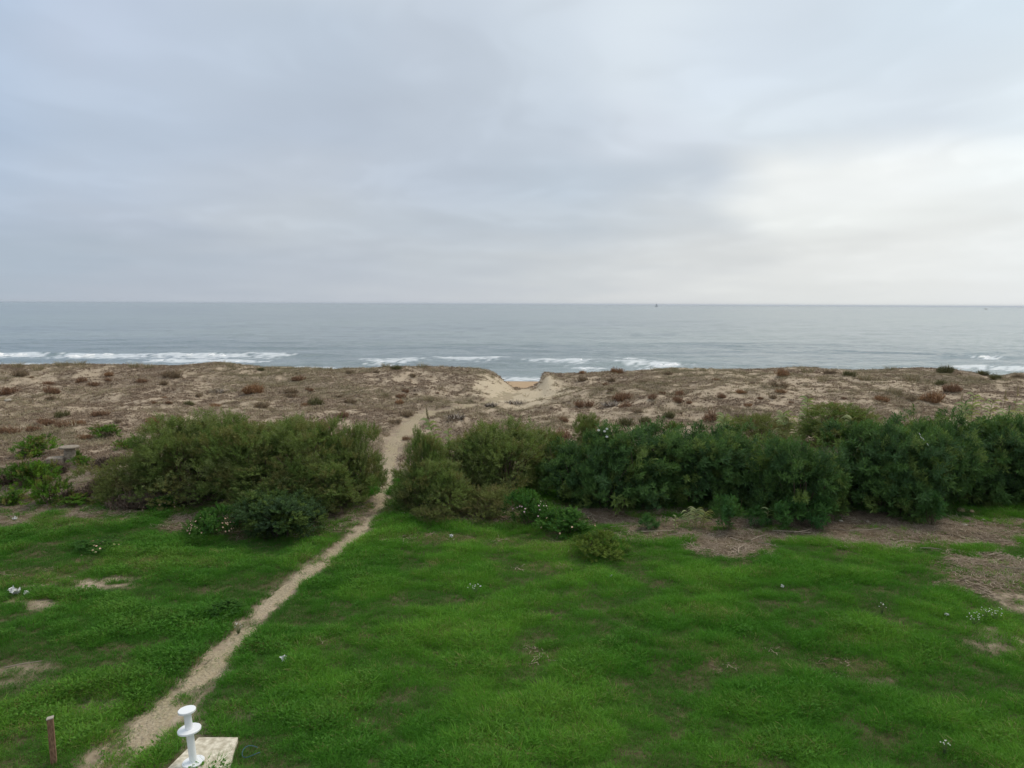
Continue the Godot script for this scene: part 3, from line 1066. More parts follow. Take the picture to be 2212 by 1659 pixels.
func bush(called: String, kind: String, nominal: Vector3, u: float, v_base: float, v_top: float, w: float, label: String, category: String, group: String, mat: Material, variant: int) -> Node3D:
	var p := at(u, v_base)
	var wide := metres(p, w)
	p.z -= wide * 0.32                      # the base in view is the near edge of the bush
	p.x += ray(u, v_base).x / ray(u, v_base).z * -wide * 0.32
	p.y = height(p.x, p.z)
	var high := maxf(tall(p, u, v_top), 0.25)
	var set_: Array = crowns[kind][variant % crowns[kind].size()]
	var o := thing(called, label, category, p - Vector3(0, 0.05, 0), rnd(0, TAU), group)
	var sc := Vector3(wide / nominal.x * 1.08, high / nominal.y, wide / nominal.x * 1.08)
	part("crown", set_[0], mat, o, Transform3D(Basis().scaled(sc), Vector3.ZERO))
	part("stems", set_[1], M.bark, o, Transform3D(Basis().scaled(sc), Vector3.ZERO))
	return o

func blossoms(o: Node3D, count: int, size: Vector3, c1: Color, c2: Color, big: float, low := 0.35) -> void:
	# small flower heads over the outside of a crown
	for k in count:
		var h := Heap.new()
		for q in 6:
			var a := TAU * q / 6.0
			var d := Vector3(cos(a), 0.35, sin(a)) * big
			var s := Vector3(-sin(a), 0, cos(a)) * big * 0.45
			h.quad(Vector3(0, 0, 0), d * 0.6 + s, d, d * 0.6 - s, c1.lerp(c2, rng.randf()))
		var d2 := rdir()
		d2.y = absf(d2.y) * 0.9
		d2 = d2.normalized()
		var p := Vector3(d2.x * size.x * 0.5, size.y * (low + (1.0 - low) * d2.y * rnd(0.75, 1.02)), d2.z * size.z * 0.5)
		part("blossom", h.mesh(), M.petal, o, Transform3D(align(d2 + Vector3.UP * 0.4), p))

func build_shrubs() -> void:
	make_crowns()
	print("crowns ", Time.get_ticks_msec())
	var tn := Vector3(4.0, 3.6, 3.6)
	var left := [[410, 1098, 893, 235], [545, 1108, 897, 230], [665, 1112, 905, 210], [765, 1094, 908, 140], [470, 1075, 905, 200], [610, 1080, 900, 200], [600, 1128, 985, 230], [715, 1120, 985, 170], [330, 1085, 960, 120]]
	for k in left.size():
		var b: Array = left[k]
		bush("tamarisk_bush", "tamarisk", tn, b[0], b[1], b[2], b[3], "feathery olive green tamarisk in the big thicket beside the dark leafy bush", "bush", "tamarisks on the dark bush side of the path", M.leaf, k)
	var right := [[918, 1100, 926, 95], [895, 1112, 1000, 120], [960, 1120, 990, 150], [1085, 1085, 908, 215], [1010, 1090, 935, 170], [1170, 1060, 925, 120]]
	for k in right.size():
		var b: Array = right[k]
		bush("tamarisk_bush", "tamarisk", tn, b[0], b[1], b[2], b[3], "feathery olive green tamarisk between the sand path and the oleanders", "bush", "tamarisks between path and oleanders", M.leaf, k + 1)
	bush("tamarisk_bush", "tamarisk", tn, 1268, 985, 892, 66, "slender olive tamarisk behind the oleander with four white flowers", "bush", "", M.leaf, 0)
	bush("tamarisk_bush", "tamarisk", tn, 1800, 975, 872, 190, "wide olive tamarisk on the dune behind the oleander hedge", "bush", "", M.leaf, 2)
	bush("tamarisk_bush", "brown_tamarisk", Vector3(3.0, 1.8, 2.6), 1640, 965, 900, 130, "low brown tamarisk behind the oleanders beside tall canes", "bush", "", M.leaf, 0)
	bush("low_tamarisk", "brown_tamarisk", Vector3(3.0, 1.8, 2.6), 275, 1085, 990, 180, "low brownish tamarisk trailing off the thicket toward the pedestal", "bush", "", M.leaf, 0)
	bush("low_tamarisk", "brown_tamarisk", Vector3(3.0, 1.8, 2.6), 1045, 1132, 1055, 160, "low brownish tamarisk at the lawn edge beside the pink flowered shrub", "bush", "", M.leaf, 1)
	bush("low_tamarisk", "brown_tamarisk", Vector3(3.0, 1.8, 2.6), 935, 1134, 1092, 90, "small wispy tamarisk at the lawn edge beside the path", "bush", "", M.leaf, 0)
	bush("leafy_bush", "dark", Vector3(4.0, 2.2, 3.2), 605, 1182, 1062, 245, "dark blue green leafy bush in front of the tamarisk thicket", "bush", "", M.leaf, 0)
	# oleanders
	var on := Vector3(4.2, 3.4, 3.8)
	var ole := [[1235, 1092, 940, 170], [1350, 1112, 922, 215], [1480, 1105, 925, 220], [1610, 1108, 930, 215], [1725, 1138, 940, 190], [1850, 1108, 915, 240], [1955, 1130, 920, 210], [2075, 1100, 897, 240], [2195, 1100, 905, 220], [1420, 1075, 915, 200], [1550, 1075, 928, 200], [2000, 1070, 898, 240], [2150, 1075, 900, 220], [2330, 1100, 905, 220], [1545, 1102, 934, 170], [1668, 1118, 938, 160], [1905, 1112, 912, 170], [1300, 1100, 936, 150], [2020, 1108, 905, 170], [2135, 1096, 903, 170]]
	for k in ole.size():
		var b: Array = ole[k]
		var o := bush("oleander_bush", "oleander", on, b[0], b[1], b[2], b[3], "dark green oleander bush in the long dense hedge", "bush", "oleanders of the hedge", M.glossy_leaf, k)
		if k == 1:
			o.set_meta("label", "oleander bush with a few white flowers at its top beside tamarisks")
			for f in [[1293, 930], [1306, 932], [1311, 927], [1311, 944]]:
				flower(o, f[0], f[1], 0.055)
		if k == 6:
			o.set_meta("label", "oleander bush with a bunch of white flowers high up")
			for f in [[1989, 945], [1994, 949], [2003, 960], [1986, 938]]:
				flower(o, f[0], f[1], 0.06)
	var young := [[1398, 1148, 1112, 42], [1572, 1152, 1080, 62], [1632, 1142, 1096, 46], [1700, 1148, 1085, 70], [1765, 1145, 1075, 70], [2010, 1138, 1070, 60]]
	for k in young.size():
		var b: Array = young[k]
		bush("young_oleander", "young_oleander", Vector3(1.0, 0.9, 1.0), b[0], b[1], b[2], b[3], "small young oleander on bare ground in front of the hedge", "bush", "young oleanders before the hedge", M.glossy_leaf, k)
	# flowering shrubs
	var pink := Color(0.70, 0.38, 0.34)
	var cream := Color(0.75, 0.60, 0.36)
	var lan := [[457, 1168, 1098, 105, "pink and yellow flowered shrub beside the dark leafy bush", 60], [352, 1106, 1072, 90, "small pink flowered shrub under the edge of the tamarisk thicket", 12], [1140, 1142, 1062, 100, "pale pink flowered shrub at the foot of the first oleander", 44], [1222, 1166, 1100, 130, "spreading green shrub with few pink flowers beside litter ground", 20], [215, 1196, 1166, 105, "flat pink flowered plant lying in the lawn", 26]]
	for k in lan.size():
		var b: Array = lan[k]
		var o := bush("flowering_shrub", "lantana", Vector3(1.8, 1.1, 1.6), b[0], b[1], b[2], b[3], b[4], "shrub", "", M.leaf, k)
		var sc: Vector3 = (o.get_child(0) as Node3D).transform.basis.get_scale()
		blossoms(o, b[5], Vector3(1.8, 1.1, 1.6) * sc * 0.95, pink if k != 2 else Color(0.66, 0.42, 0.44), cream if k != 2 else Color(0.70, 0.58, 0.56), 0.034)
	bush("olive_shrub", "olive", Vector3(2.0, 1.0, 1.7), 1295, 1212, 1150, 125, "rounded yellowish green shrub standing out into the lawn", "shrub", "", M.leaf, 0)
	bush("weed_plant", "lantana", Vector3(1.8, 1.1, 1.6), 487, 1335, 1298, 95, "dark green leafy weed beside the bend of the path", "plant", "", M.leaf, 1)
	# fresh green shrubs on the bank
	var fresh := [[75, 992, 945, 110], [228, 950, 918, 80], [285, 975, 945, 70], [178, 1010, 985, 60], [60, 1060, 995, 120], [20, 1098, 1058, 110], [110, 1096, 1030, 90], [100, 1045, 1000, 80], [235, 1090, 1060, 90], [160, 1100, 1070, 90], [165, 1000, 972, 36], [330, 1010, 985, 60]]
	for k in fresh.size():
		var b: Array = fresh[k]
		bush("bank_shrub", "bright", Vector3(2.0, 1.0, 1.7), b[0], b[1], b[2], b[3], "straggly fresh green shrub on the bank round the concrete pedestal", "shrub", "straggly green shrubs on the bank", M.leaf, k)

func build_dead_brush() -> void:
	var m := [twiggy(420, 0.9, 0.55, 0.012).mesh(), twiggy(420, 0.8, 0.55, 0.012).mesh()]
	var mat := leaf_material(0.95, Color(0.1, 0.1, 0.1), 0.1)
	mat.albedo_color = Color(0.150, 0.115, 0.088).linear_to_srgb()
	var spots := [[205, 1062, 90, "bank with the concrete pedestal"], [150, 1078, 80, "bank with the concrete pedestal"], [255, 1050, 80, "bank with the concrete pedestal"], [60, 1030, 90, "bank with the concrete pedestal"], [300, 1100, 100, "bank with the concrete pedestal"], [370, 1092, 90, "bank with the concrete pedestal"], [230, 1005, 70, "bank with the concrete pedestal"], [110, 1020, 70, "bank with the concrete pedestal"], [15, 1045, 80, "bank with the concrete pedestal"]]
	for k in spots.size():
		var b: Array = spots[k]
		var p := at(b[0], b[1])
		var w := metres(p, b[2])
		lone("dead_brush", m[k % 2], mat, p - Vector3(0, 0.03, 0), rnd(0, TAU), "tangle of grey brown dead brush on the " + b[3], "brush", "dead brush on the bank", Vector3(w * 1.2, w * 0.7, w * 1.1))

func flower(o: Node3D, u: float, v: float, big: float) -> void:
	# a white flower on the crown's near face
	var dir := ray(u, v).normalized()
	var c := o.position
	var t := (Vector2(c.x, c.z).length() - 1.95) / Vector2(dir.x, dir.z).length()
	var w := EYE + dir * t
	var h := Heap.new()
	for q in 5:
		var a := TAU * q / 5.0
		var d := Vector3(cos(a), 0.3, sin(a)) * big
		var s := Vector3(-sin(a), 0, cos(a)) * big * 0.5
		h.quad(Vector3.ZERO, d * 0.6 + s, d, d * 0.6 - s, Color(0.85, 0.85, 0.84))
	part("flower", h.mesh(), M.petal, o, Transform3D(align(Vector3(0, 0.6, 1)), o.transform.affine_inverse() * w))

# ---------------------------------------------------------------- canes
func cane(u: float, v: float, v_top: float, lean: Vector3, leaves: int, plume: bool, label: String, dry: float, leaf_len := 0.5) -> void:
	var p := at(u, v)
	var high := maxf(tall(p, u, v_top), 0.3)
	var o := thing("giant_cane", label, "cane", p - Vector3(0, 0.05, 0))
	var tip := Vector3(lean.x, 1.0, lean.z) * high
	var mid := tip * 0.5 + Vector3(lean.x, 0, lean.z) * -0.12 * high
	var sh := Heap.new()
	sh.tube([Vector3.ZERO, mid, tip], [0.022, 0.018, 0.010], 5, Color(0.28, 0.31, 0.13).lerp(Color(0.34, 0.28, 0.15), dry))
	var stalk := part("stalk", sh.mesh(), M.leaf, o)
	for k in leaves:
		var h := Heap.new()
		var t := lerpf(0.35, 0.97, float(k) / maxf(leaves - 1, 1))
		var b := mid * (2.0 * t) if t < 0.5 else mid.lerp(tip, (t - 0.5) * 2.0)
		var a := k * PI + rnd(-0.7, 0.7) + lean.x
		var d := Vector3(cos(a), 1.2, sin(a)).normalized()
		var l := leaf_len * rnd(0.7, 1.2)
		var g := rnd(0.8, 1.2)
		var c := Color(0.30 * g, 0.37 * g, 0.17 * g).lerp(Color(0.55, 0.48, 0.29), dry * rng.randf())
		var w := 0.075 if high > 1.3 else 0.028
		var prev := b
		var s := (Vector3(-sin(a), 0, cos(a)) * 0.6 + Vector3(0, 0.75, 0) + rdir() * 0.3).normalized() * w
		for q in 4:
			var f := (q + 1) / 4.0
			var nxt := b + d * l * f + Vector3(0, -l * 0.70 * f * f, 0)
			var w0 := 1.0 - 0.9 * pow(q / 4.0, 2.0)
			var w1 := 1.0 - 0.9 * pow(f, 2.0)
			h.quad(prev - s * w0, prev + s * w0, nxt + s * w1, nxt - s * w1, c)
			prev = nxt
		part("leaf", h.mesh(), M.leaf, stalk)
	if plume:
		var h := Heap.new()
		for k in 160:
			var t := rng.randf()
			var b := tip + Vector3(lean.x * 0.4, 1, lean.z * 0.4).normalized() * t * 0.55
			var d := (Vector3.UP * 1.4 + rdir()).normalized() * rnd(0.08, 0.2) * (1.1 - t * 0.7)
			var s := d.cross(rdir()).normalized() * 0.014
			h.tri(b - s, b + s, b + d, Color(0.44, 0.37, 0.23))
		part("plume", h.mesh(), M.dry, o)

func build_canes() -> void:
	cane(963, 1030, 905, Vector3(-0.30, 0, 0), 18, true, "leaning cane with ribbon leaves and a dry plume beside the path", 0.15, 0.55)
	cane(975, 1010, 925, Vector3(-0.08, 0, 0), 9, false, "short upright cane behind the leaning plumed cane", 0.1, 0.4)
	cane(1122, 990, 925, Vector3(0.05, 0, 0), 6, false, "thin cane rising behind the tamarisks", 0.1, 0.35)
	for k in 5:
		cane(1505 + k * 7 - 14, 1140, 1096 + absf(k - 2.0) * 5.0, Vector3(rnd(-0.2, 0.35), 0, rnd(-0.2, 0.2)), 10, false, "pale drooping cane in the yellowish tuft before the hedge", 0.55, 0.55)
	cane(1600, 1098, 1032, Vector3(0.12, 0, 0), 9, false, "slim upright cane in front of the dark hedge", 0.2, 0.4)
	cane(1590, 1100, 1048, Vector3(0.02, 0, 0), 7, false, "short cane beside the slim upright cane", 0.2, 0.35)
	cane(1458, 1150, 1112, Vector3(0.03, 0, 0), 6, false, "lone green cane shoot on the litter ground", 0.2, 0.2)
	cane(1652, 1135, 1098, Vector3(0.2, 0, 0), 6, false, "pale cane shoot arching over a young oleander", 0.6, 0.45)
	var back := [[1738, 960, 858, 0.02, 0.15], [1690, 965, 888, -0.02, 0.45], [1697, 965, 900, 0.06, 0.5], [1560, 960, 895, 0.03, 0.2], [1572, 960, 905, 0.08, 0.2], [2092, 975, 848, 0.02, 0.35], [2125, 975, 862, 0.10, 0.4], [2152, 985, 885, 0.15, 0.45], [2085, 975, 872, -0.06, 0.4], [2205, 985, 868, 0.0, 0.6], [2196, 985, 890, -0.05, 0.6], [2170, 985, 900, -0.1, 0.5], [1830, 965, 900, 0.1, 0.3]]
	for b in back:
		cane(b[0], b[1], b[2], Vector3(b[3], 0, 0), 20, false, "leafy cane rising above the oleander hedge", b[4], 0.72)
	for b in [[2066, 940, 872], [2160, 930, 862], [1964, 930, 892], [2190, 900, 852]]:
		cane(b[0], b[1], b[2], Vector3(0.08, 0, 0), 3, true, "dry plumed cane on the dune behind the hedge", 0.9, 0.3)
	for o in get_children():
		if o.get_meta("label", "") == "leafy cane rising above the oleander hedge":
			o.set_meta("group", "canes above the hedge")
		elif o.get_meta("label", "") == "dry plumed cane on the dune behind the hedge":
			o.set_meta("group", "plumed canes behind the hedge")
		elif o.get_meta("label", "") == "pale drooping cane in the yellowish tuft before the hedge":
			o.set_meta("group", "canes of the yellowish tuft")

# ---------------------------------------------------------------- dune plants
func build_dune_plants() -> void:
	var kinds := {}
	kinds.rust = []
	kinds.olive = []
	kinds.tuft = []
	for k in 4:
		kinds.rust.append(twiggy(300, 0.62, 0.5, 0.010).mesh())
	for k in 3:
		kinds.olive.append(twiggy(300, 0.66, 0.5, 0.011).mesh())
	for k in 2:
		kinds.tuft.append(grass_clump(170, 0.75, 0.34, 0.012, 0.75))
	var mats := {}
	for t in [["rust", Color(0.265, 0.160, 0.100)], ["russet", Color(0.320, 0.190, 0.105)], ["brown", Color(0.270, 0.205, 0.135)], ["olive", Color(0.165, 0.160, 0.075)], ["tuft", Color(0.300, 0.260, 0.160)]]:
		var m := leaf_material(0.9, Color(0.25, 0.22, 0.18), 0.2)
		m.albedo_color = (t[1] as Color).linear_to_srgb()
		mats[t[0]] = m
	# [u, v, width, kind] read from four enlargements of the dune: u0 is the enlargement's left edge
	var lists := [
		[0.0, [[75, 370, 150, 0], [415, 365, 110, 0], [400, 295, 90, 0], [640, 275, 90, 0], [755, 305, 80, 0], [860, 268, 60, 0], [870, 222, 80, 1], [1140, 278, 80, 0], [1385, 235, 140, 2], [1310, 290, 80, 2], [250, 243, 40, 0], [2030, 360, 130, 1], [365, 610, 140, 0], [490, 640, 110, 0], [610, 620, 100, 1], [800, 540, 110, 0], [1220, 605, 100, 1], [45, 690, 170, 0], [680, 725, 100, 1], [1530, 460, 80, 3], [1725, 474, 90, 1], [415, 415, 80, 2], [940, 598, 60, 2], [270, 665, 100, 0], [490, 553, 100, 3], [2100, 480, 100, 2], [2090, 182, 50, 3], [1310, 405, 50, 1], [1350, 450, 60, 0], [1240, 448, 60, 0], [140, 160, 90, 4], [500, 148, 90, 4], [310, 180, 80, 4], [640, 140, 80, 4], [1070, 158, 80, 4], [1190, 165, 80, 4], [1840, 150, 60, 4], [150, 225, 100, 2], [1590, 390, 60, 2]]],
		[512.0, [[140, 358, 150, 1], [500, 262, 100, 0], [430, 360, 110, 2], [430, 394, 90, 2], [545, 468, 75, 1], [655, 462, 110, 3], [905, 438, 100, 2], [915, 204, 70, 2], [1110, 202, 60, 2], [840, 552, 95, 0], [1365, 545, 90, 2], [1270, 605, 80, 2], [1300, 447, 80, 1], [1180, 395, 80, 4], [1535, 425, 80, 4], [1600, 366, 30, 0], [825, 394, 60, 2], [1345, 354, 50, 0], [1435, 380, 40, 2], [200, 480, 110, 2], [690, 650, 130, 0], [1360, 740, 70, 0], [1320, 400, 80, 0], [1405, 230, 60, 2], [575, 342, 60, 0], [1290, 175, 80, 3], [205, 180, 50, 3], [1480, 160, 80, 4], [1190, 156, 70, 4], [1640, 540, 80, 2]]],
		[1024.0, [[1180, 422, 140, 0], [890, 472, 120, 0], [1205, 478, 100, 0], [715, 590, 80, 0], [1645, 385, 90, 0], [1625, 430, 90, 0], [1720, 444, 60, 0], [1430, 405, 80, 0], [1505, 372, 60, 0], [1980, 404, 80, 0], [2140, 365, 90, 1], [1890, 585, 170, 0], [2120, 550, 80, 2], [1150, 298, 50, 2], [1050, 300, 50, 0], [1360, 280, 60, 2], [865, 208, 70, 1], [1150, 202, 90, 1], [1560, 215, 60, 2], [1940, 260, 50, 1], [2185, 465, 60, 0], [1110, 268, 80, 2], [1085, 364, 50, 2], [690, 745, 180, 0], [1585, 650, 110, 2], [1190, 625, 130, 3], [1550, 560, 100, 3], [1370, 600, 120, 3], [1100, 342, 60, 2], [1310, 520, 60, 2], [1820, 648, 60, 0], [2160, 660, 130, 2], [1200, 280, 60, 2], [860, 265, 80, 2]]],
		[1614.6, [[265, 225, 110, 1], [245, 315, 110, 2], [1075, 430, 110, 1], [1470, 425, 180, 1], [690, 465, 80, 0], [205, 405, 60, 2], [100, 412, 50, 0], [265, 360, 70, 1], [20, 468, 60, 1], [770, 410, 40, 0], [1580, 205, 120, 3], [1865, 215, 90, 3], [2005, 252, 110, 3], [1660, 352, 150, 0], [1310, 268, 120, 4], [940, 262, 100, 4], [1230, 478, 60, 2], [1310, 420, 80, 2], [350, 444, 40, 0], [2150, 245, 90, 2], [480, 200, 100, 4], [820, 225, 90, 3], [660, 205, 80, 2], [100, 640, 120, 2], [60, 610, 100, 0], [1140, 180, 70, 4], [1530, 300, 90, 3], [600, 270, 90, 4], [1180, 370, 100, 4]]]]
	var look := ["rust", "russet", "brown", "olive", "tuft"]
	var words := ["rusty brown shrub", "bright russet shrub", "dull brown shrub", "dark olive shrub", "pale dune grass tuft"]
	for L in lists:
		for s in L[1]:
			var u: float = L[0] + s[0] * 0.27
			var v: float = 751.0 + s[1] * 0.27
			var p := at(u, v)
			if p.z < -77.0:
				p = at(u, v + 6.0)
			var w := metres(p, s[2] * 0.27)
			var kind: String = "rust"
			if s[3] == 3:
				kind = "olive"
			elif s[3] == 4:
				kind = "tuft"
			var k: float = w * (1.35 if s[3] < 4 else 1.15)
			var size_word := "broad" if w > 1.9 else ("small" if w < 1.0 else "middling")
			var place := "beyond the tamarisk thicket"
			if absf(p.x - gap_at.x) < 9.0:
				place = "near the sandy gap"
			elif p.x > gap_at.x:
				place = "beyond the oleander hedge"
			var height_word := "on the seaward crest" if p.z < -66.0 else ("halfway up the dune" if p.z < -50.0 else "low on the dune")
			var said := "%s %s %s %s" % [size_word, words[s[3]], height_word, place]
			var o := lone("dune_grass_tuft" if s[3] == 4 else "dune_shrub", kinds[kind][rng.randi() % kinds[kind].size()], mats[look[s[3]]], p - Vector3(0, 0.03, 0), rnd(0, TAU), said, "grass" if s[3] == 4 else "shrub", said.replace("shrub", "shrubs"), Vector3(k, k * rnd(0.7, 1.1), k))
			if s[3] == 4:
				o.scale = Vector3(k * 1.1, clampf(k * 0.8, 0.5, 1.4), k * 1.1)
	# heaps of dead strap leaves
	for b in [[985, 903, 50, "grey heap of dead strap leaves beside the path end"], [1060, 878, 34, "dead strap leaves near the foot of the sandy gap"], [1112, 872, 60, "long low heap of dead strap leaves before the sandy gap"], [468, 848, 46, "grey dead leaf heap on the dune beyond the tamarisk thicket"], [1318, 876, 46, "grey dead leaf heap beside a rusty shrub on the dune"]]:
		var p := at(b[0], b[1])
		var w := metres(p, b[2])
		var h := Heap.new()
		for k in 120:
			var a := rnd(0, TAU)
			var q := Vector3(rnd(-0.35, 0.35) * w, 0.02, rnd(-0.3, 0.3) * w)
			var d := Vector3(cos(a), rnd(0.2, 1.1), sin(a)).normalized() * rnd(0.25, 0.6)
			var s := Vector3(-sin(a), 0, cos(a)) * 0.035
			var g := rnd(0.08, 0.42)
			h.tri(q - s, q + s, q + d, Color(g, g * 0.86, g * 0.72))
		lone("dead_leaf_heap", h.mesh(), M.dry, p, 0.0, b[3], "plant")

# ---------------------------------------------------------------- foreground objects
func rounded_box(size: Vector3, bevel: float) -> ArrayMesh:
	var h := Heap.new()
	var e := size * 0.5
	var rings := [[e.x - bevel, -e.y, e.z - bevel], [e.x, -e.y + bevel, e.z], [e.x, e.y - bevel, e.z], [e.x - bevel, e.y, e.z - bevel]]
	for i in 3:
		var a: Array = rings[i]
		var b: Array = rings[i + 1]
		var p := [Vector3(-a[0], a[1], -a[2]), Vector3(a[0], a[1], -a[2]), Vector3(a[0], a[1], a[2]), Vector3(-a[0], a[1], a[2])]
		var q := [Vector3(-b[0], b[1], -b[2]), Vector3(b[0], b[1], -b[2]), Vector3(b[0], b[1], b[2]), Vector3(-b[0], b[1], b[2])]
		for k in 4:
			h.quad(p[k], p[(k + 1) % 4], q[(k + 1) % 4], q[k], Color.WHITE)
	var t: Array = rings[3]
	h.quad(Vector3(-t[0], t[1], -t[2]), Vector3(t[0], t[1], -t[2]), Vector3(t[0], t[1], t[2]), Vector3(-t[0], t[1], t[2]), Color.WHITE)
	var d: Array = rings[0]
	h.quad(Vector3(-d[0], d[1], -d[2]), Vector3(-d[0], d[1], d[2]), Vector3(d[0], d[1], d[2]), Vector3(d[0], d[1], -d[2]), Color.WHITE)
	return h.mesh()

func stone_mesh(seed_no: int) -> ArrayMesh:
	var s := SphereMesh.new()
	s.radial_segments = 10
	s.rings = 6
	s.radius = 0.5
	s.height = 1.0
	var arr := s.get_mesh_arrays()
	var v: PackedVector3Array = arr[Mesh.ARRAY_VERTEX]
	for i in v.size():
		var p := v[i]
		v[i] = p * (1.0 + 0.6 * n_small.get_noise_3d(p.x * 22.0 + seed_no * 9.0, p.y * 22.0, p.z * 22.0))
	var st := SurfaceTool.new()
	st.begin(Mesh.PRIMITIVE_TRIANGLES)
	for i in (arr[Mesh.ARRAY_INDEX] as PackedInt32Array):
		st.add_vertex(v[i])
	st.generate_normals()
	return st.commit()

func build_foreground() -> void:
	var foot := at(418, 1645)
	foot.y += 0.05
	# slab under the foot shower, one corner pointing away
	var corner := at(512, 1592)
	var turn := slab_box[2] as float
	var sp: Vector3 = slab_box[0]
	var top_y := sp.y + 0.10
	var sc := []
	for c in [[430, 1592], [514, 1592], [478, 1720], [300, 1720]]:
		sc.append(on_level(c[0], c[1], top_y) - Vector3(sp.x, top_y, sp.z))
	var sh := Heap.new()
	for k in 4:
		var a: Vector3 = sc[k]
		var c: Vector3 = sc[(k + 1) % 4]
		var i2 := a * 0.985
		var i3 := c * 0.985
		sh.quad(a - Vector3(0, 0.14, 0), a - Vector3(0, 0.012, 0), c - Vector3(0, 0.012, 0), c - Vector3(0, 0.14, 0), Color.WHITE)
		sh.quad(a - Vector3(0, 0.012, 0), i2, i3, c - Vector3(0, 0.012, 0), Color.WHITE)
	sh.quad(sc[0] * 0.985, sc[1] * 0.985, sc[2] * 0.985, sc[3] * 0.985, Color.WHITE)
	var slab := lone("concrete_slab", sh.mesh(), M.concrete, Vector3(sp.x, top_y, sp.z), 0.0, "cream concrete slab set in the grass under the white foot shower", "slab")
	var ground_top := sp.y + 0.10
	foot = on_level(418, 1647, ground_top)
	var o := thing("foot_shower", "white painted post with three round discs on the cream slab", "shower post", foot)
	o.rotation = Vector3(0, 0, deg_to_rad(4.5))
	var hgt := tall(foot, 405, 1532)
	part("base_disc", lathe([Vector2(0.0, 0.0), Vector2(0.165, 0.0), Vector2(0.17, 0.006), Vector2(0.17, 0.02), Vector2(0.165, 0.026), Vector2(0.0, 0.027)], 40), M.white_paint, o)
	part("lower_post", lathe([Vector2(0.058, 0.02), Vector2(0.058, hgt * 0.62)], 28), M.white_paint, o)
	part("middle_disc", lathe([Vector2(0.0, hgt * 0.60), Vector2(0.17, hgt * 0.60), Vector2(0.178, hgt * 0.60 + 0.006), Vector2(0.178, hgt * 0.60 + 0.03), Vector2(0.17, hgt * 0.60 + 0.036), Vector2(0.0, hgt * 0.60 + 0.037)], 40), M.white_paint, o)
	part("upper_post", lathe([Vector2(0.060, hgt * 0.61), Vector2(0.056, hgt - 0.03)], 28), M.white_paint, o)
	part("top_disc", lathe([Vector2(0.0, hgt - 0.04), Vector2(0.128, hgt - 0.04), Vector2(0.135, hgt - 0.034), Vector2(0.135, hgt - 0.006), Vector2(0.128, hgt), Vector2(0.0, hgt + 0.001)], 40), M.white_paint, o)
	var tap := part("tap", lathe([Vector2(0.0, 0.0), Vector2(0.022, 0.0), Vector2(0.022, 0.05), Vector2(0.034, 0.05), Vector2(0.034, 0.085), Vector2(0.0, 0.086)], 16), M.white_paint, o, Transform3D(Basis(Vector3(0, 0, 1), deg_to_rad(80)), Vector3(-0.04, hgt * 0.555, 0.03)))
	# rusty stake
	var pp := at(117, 1650)
	var ph := tall(pp, 115, 1552)
	var post := thing("rusty_post", "rusty brown stake standing in the grass beside the path", "post", pp - Vector3(0, 0.1, 0))
	post.rotation = Vector3(0, 0.4, deg_to_rad(1.0))
	part("stake", rounded_box(Vector3(0.085, ph + 0.1, 0.075), 0.008), M.rust, post, Transform3D(Basis(), Vector3(0, (ph + 0.1) * 0.5, 0)))
	part("cap", rounded_box(Vector3(0.10, 0.022, 0.09), 0.006), M.pale_stone, post, Transform3D(Basis(Vector3(0, 0, 1), 0.1), Vector3(0.0, ph + 0.112, 0)))
	# old concrete pedestal on the bank
	var q := at(152, 1000)
	var qh := tall(q, 152, 964)
	var ped := thing("concrete_pedestal", "old concrete pedestal with a round cap among green shrubs", "pedestal", q - Vector3(0, 0.1, 0))
	part("column", lathe([Vector2(0.27, 0.0), Vector2(0.25, qh * 0.5), Vector2(0.23, qh + 0.04)], 20), M.old_concrete, ped)
	part("cap", lathe([Vector2(0.0, qh + 0.02), Vector2(0.40, qh + 0.02), Vector2(0.42, qh + 0.04), Vector2(0.42, qh + 0.08), Vector2(0.40, qh + 0.10), Vector2(0.0, qh + 0.101)], 28), M.old_concrete, ped)
	var q2 := at(120, 1002)
	lone("concrete_block", rounded_box(Vector3(0.7, 0.4, 0.5), 0.05), M.old_concrete, q2 + Vector3(0, 0.12, 0), 0.3, "low grey concrete block beside the round capped pedestal", "block")
	# stones
	var stones := [[2098, 1107, 14, "ochre boulder half under the hedge beside another"], [2076, 1104, 18, "larger ochre rock at the foot of the hedge"], [2082, 1136, 12, "flat pale stone beside green grass before the hedge"], [2126, 1125, 10, "pale stone at the edge of the green grass by the hedge"], [1816, 1127, 9, "small white stone on the litter ground under the hedge"], [1874, 1128, 7, "white pebble on the litter before the hedge"], [1730, 1222, 7, "pale pebble in short grass below the litter ground"], [1902, 1345, 10, "round cream stone in the grass"], [17, 867, 14, "round white stone on the far dune"], [580, 1538, 9, "grey stone at the path edge beside the slab"]]
	for k in stones.size():
		var b: Array = stones[k]
		var p := at(b[0], b[1])
		var w := metres(p, b[2])
		lone("stone", stone_mesh(k), M.stone if k < 2 else M.pale_stone, p + Vector3(0, w * 0.15, 0), rnd(0, TAU), b[3], "stone", "", Vector3(w * 1.15, w * 0.5, w * 0.9))
	# scraps of rubbish
	var scraps := [[30, 1286, 22, "crumpled white plastic bag at the edge of the lawn"], [58, 1288, 10, "small pale scrap beside the crumpled plastic bag"], [612, 1432, 15, "torn white paper scrap standing in the grass"], [975, 1163, 9, "white scrap in the grass beside the path"], [1320, 1250, 6, "tiny white scrap in the grass below the yellowish shrub"], [1690, 1272, 7, "tiny grey scrap in the lawn"], [32, 1126, 8, "white scrap below the green bank shrubs"], [2046, 1335, 8, "thin white scrap in the grass near white flowers"]]
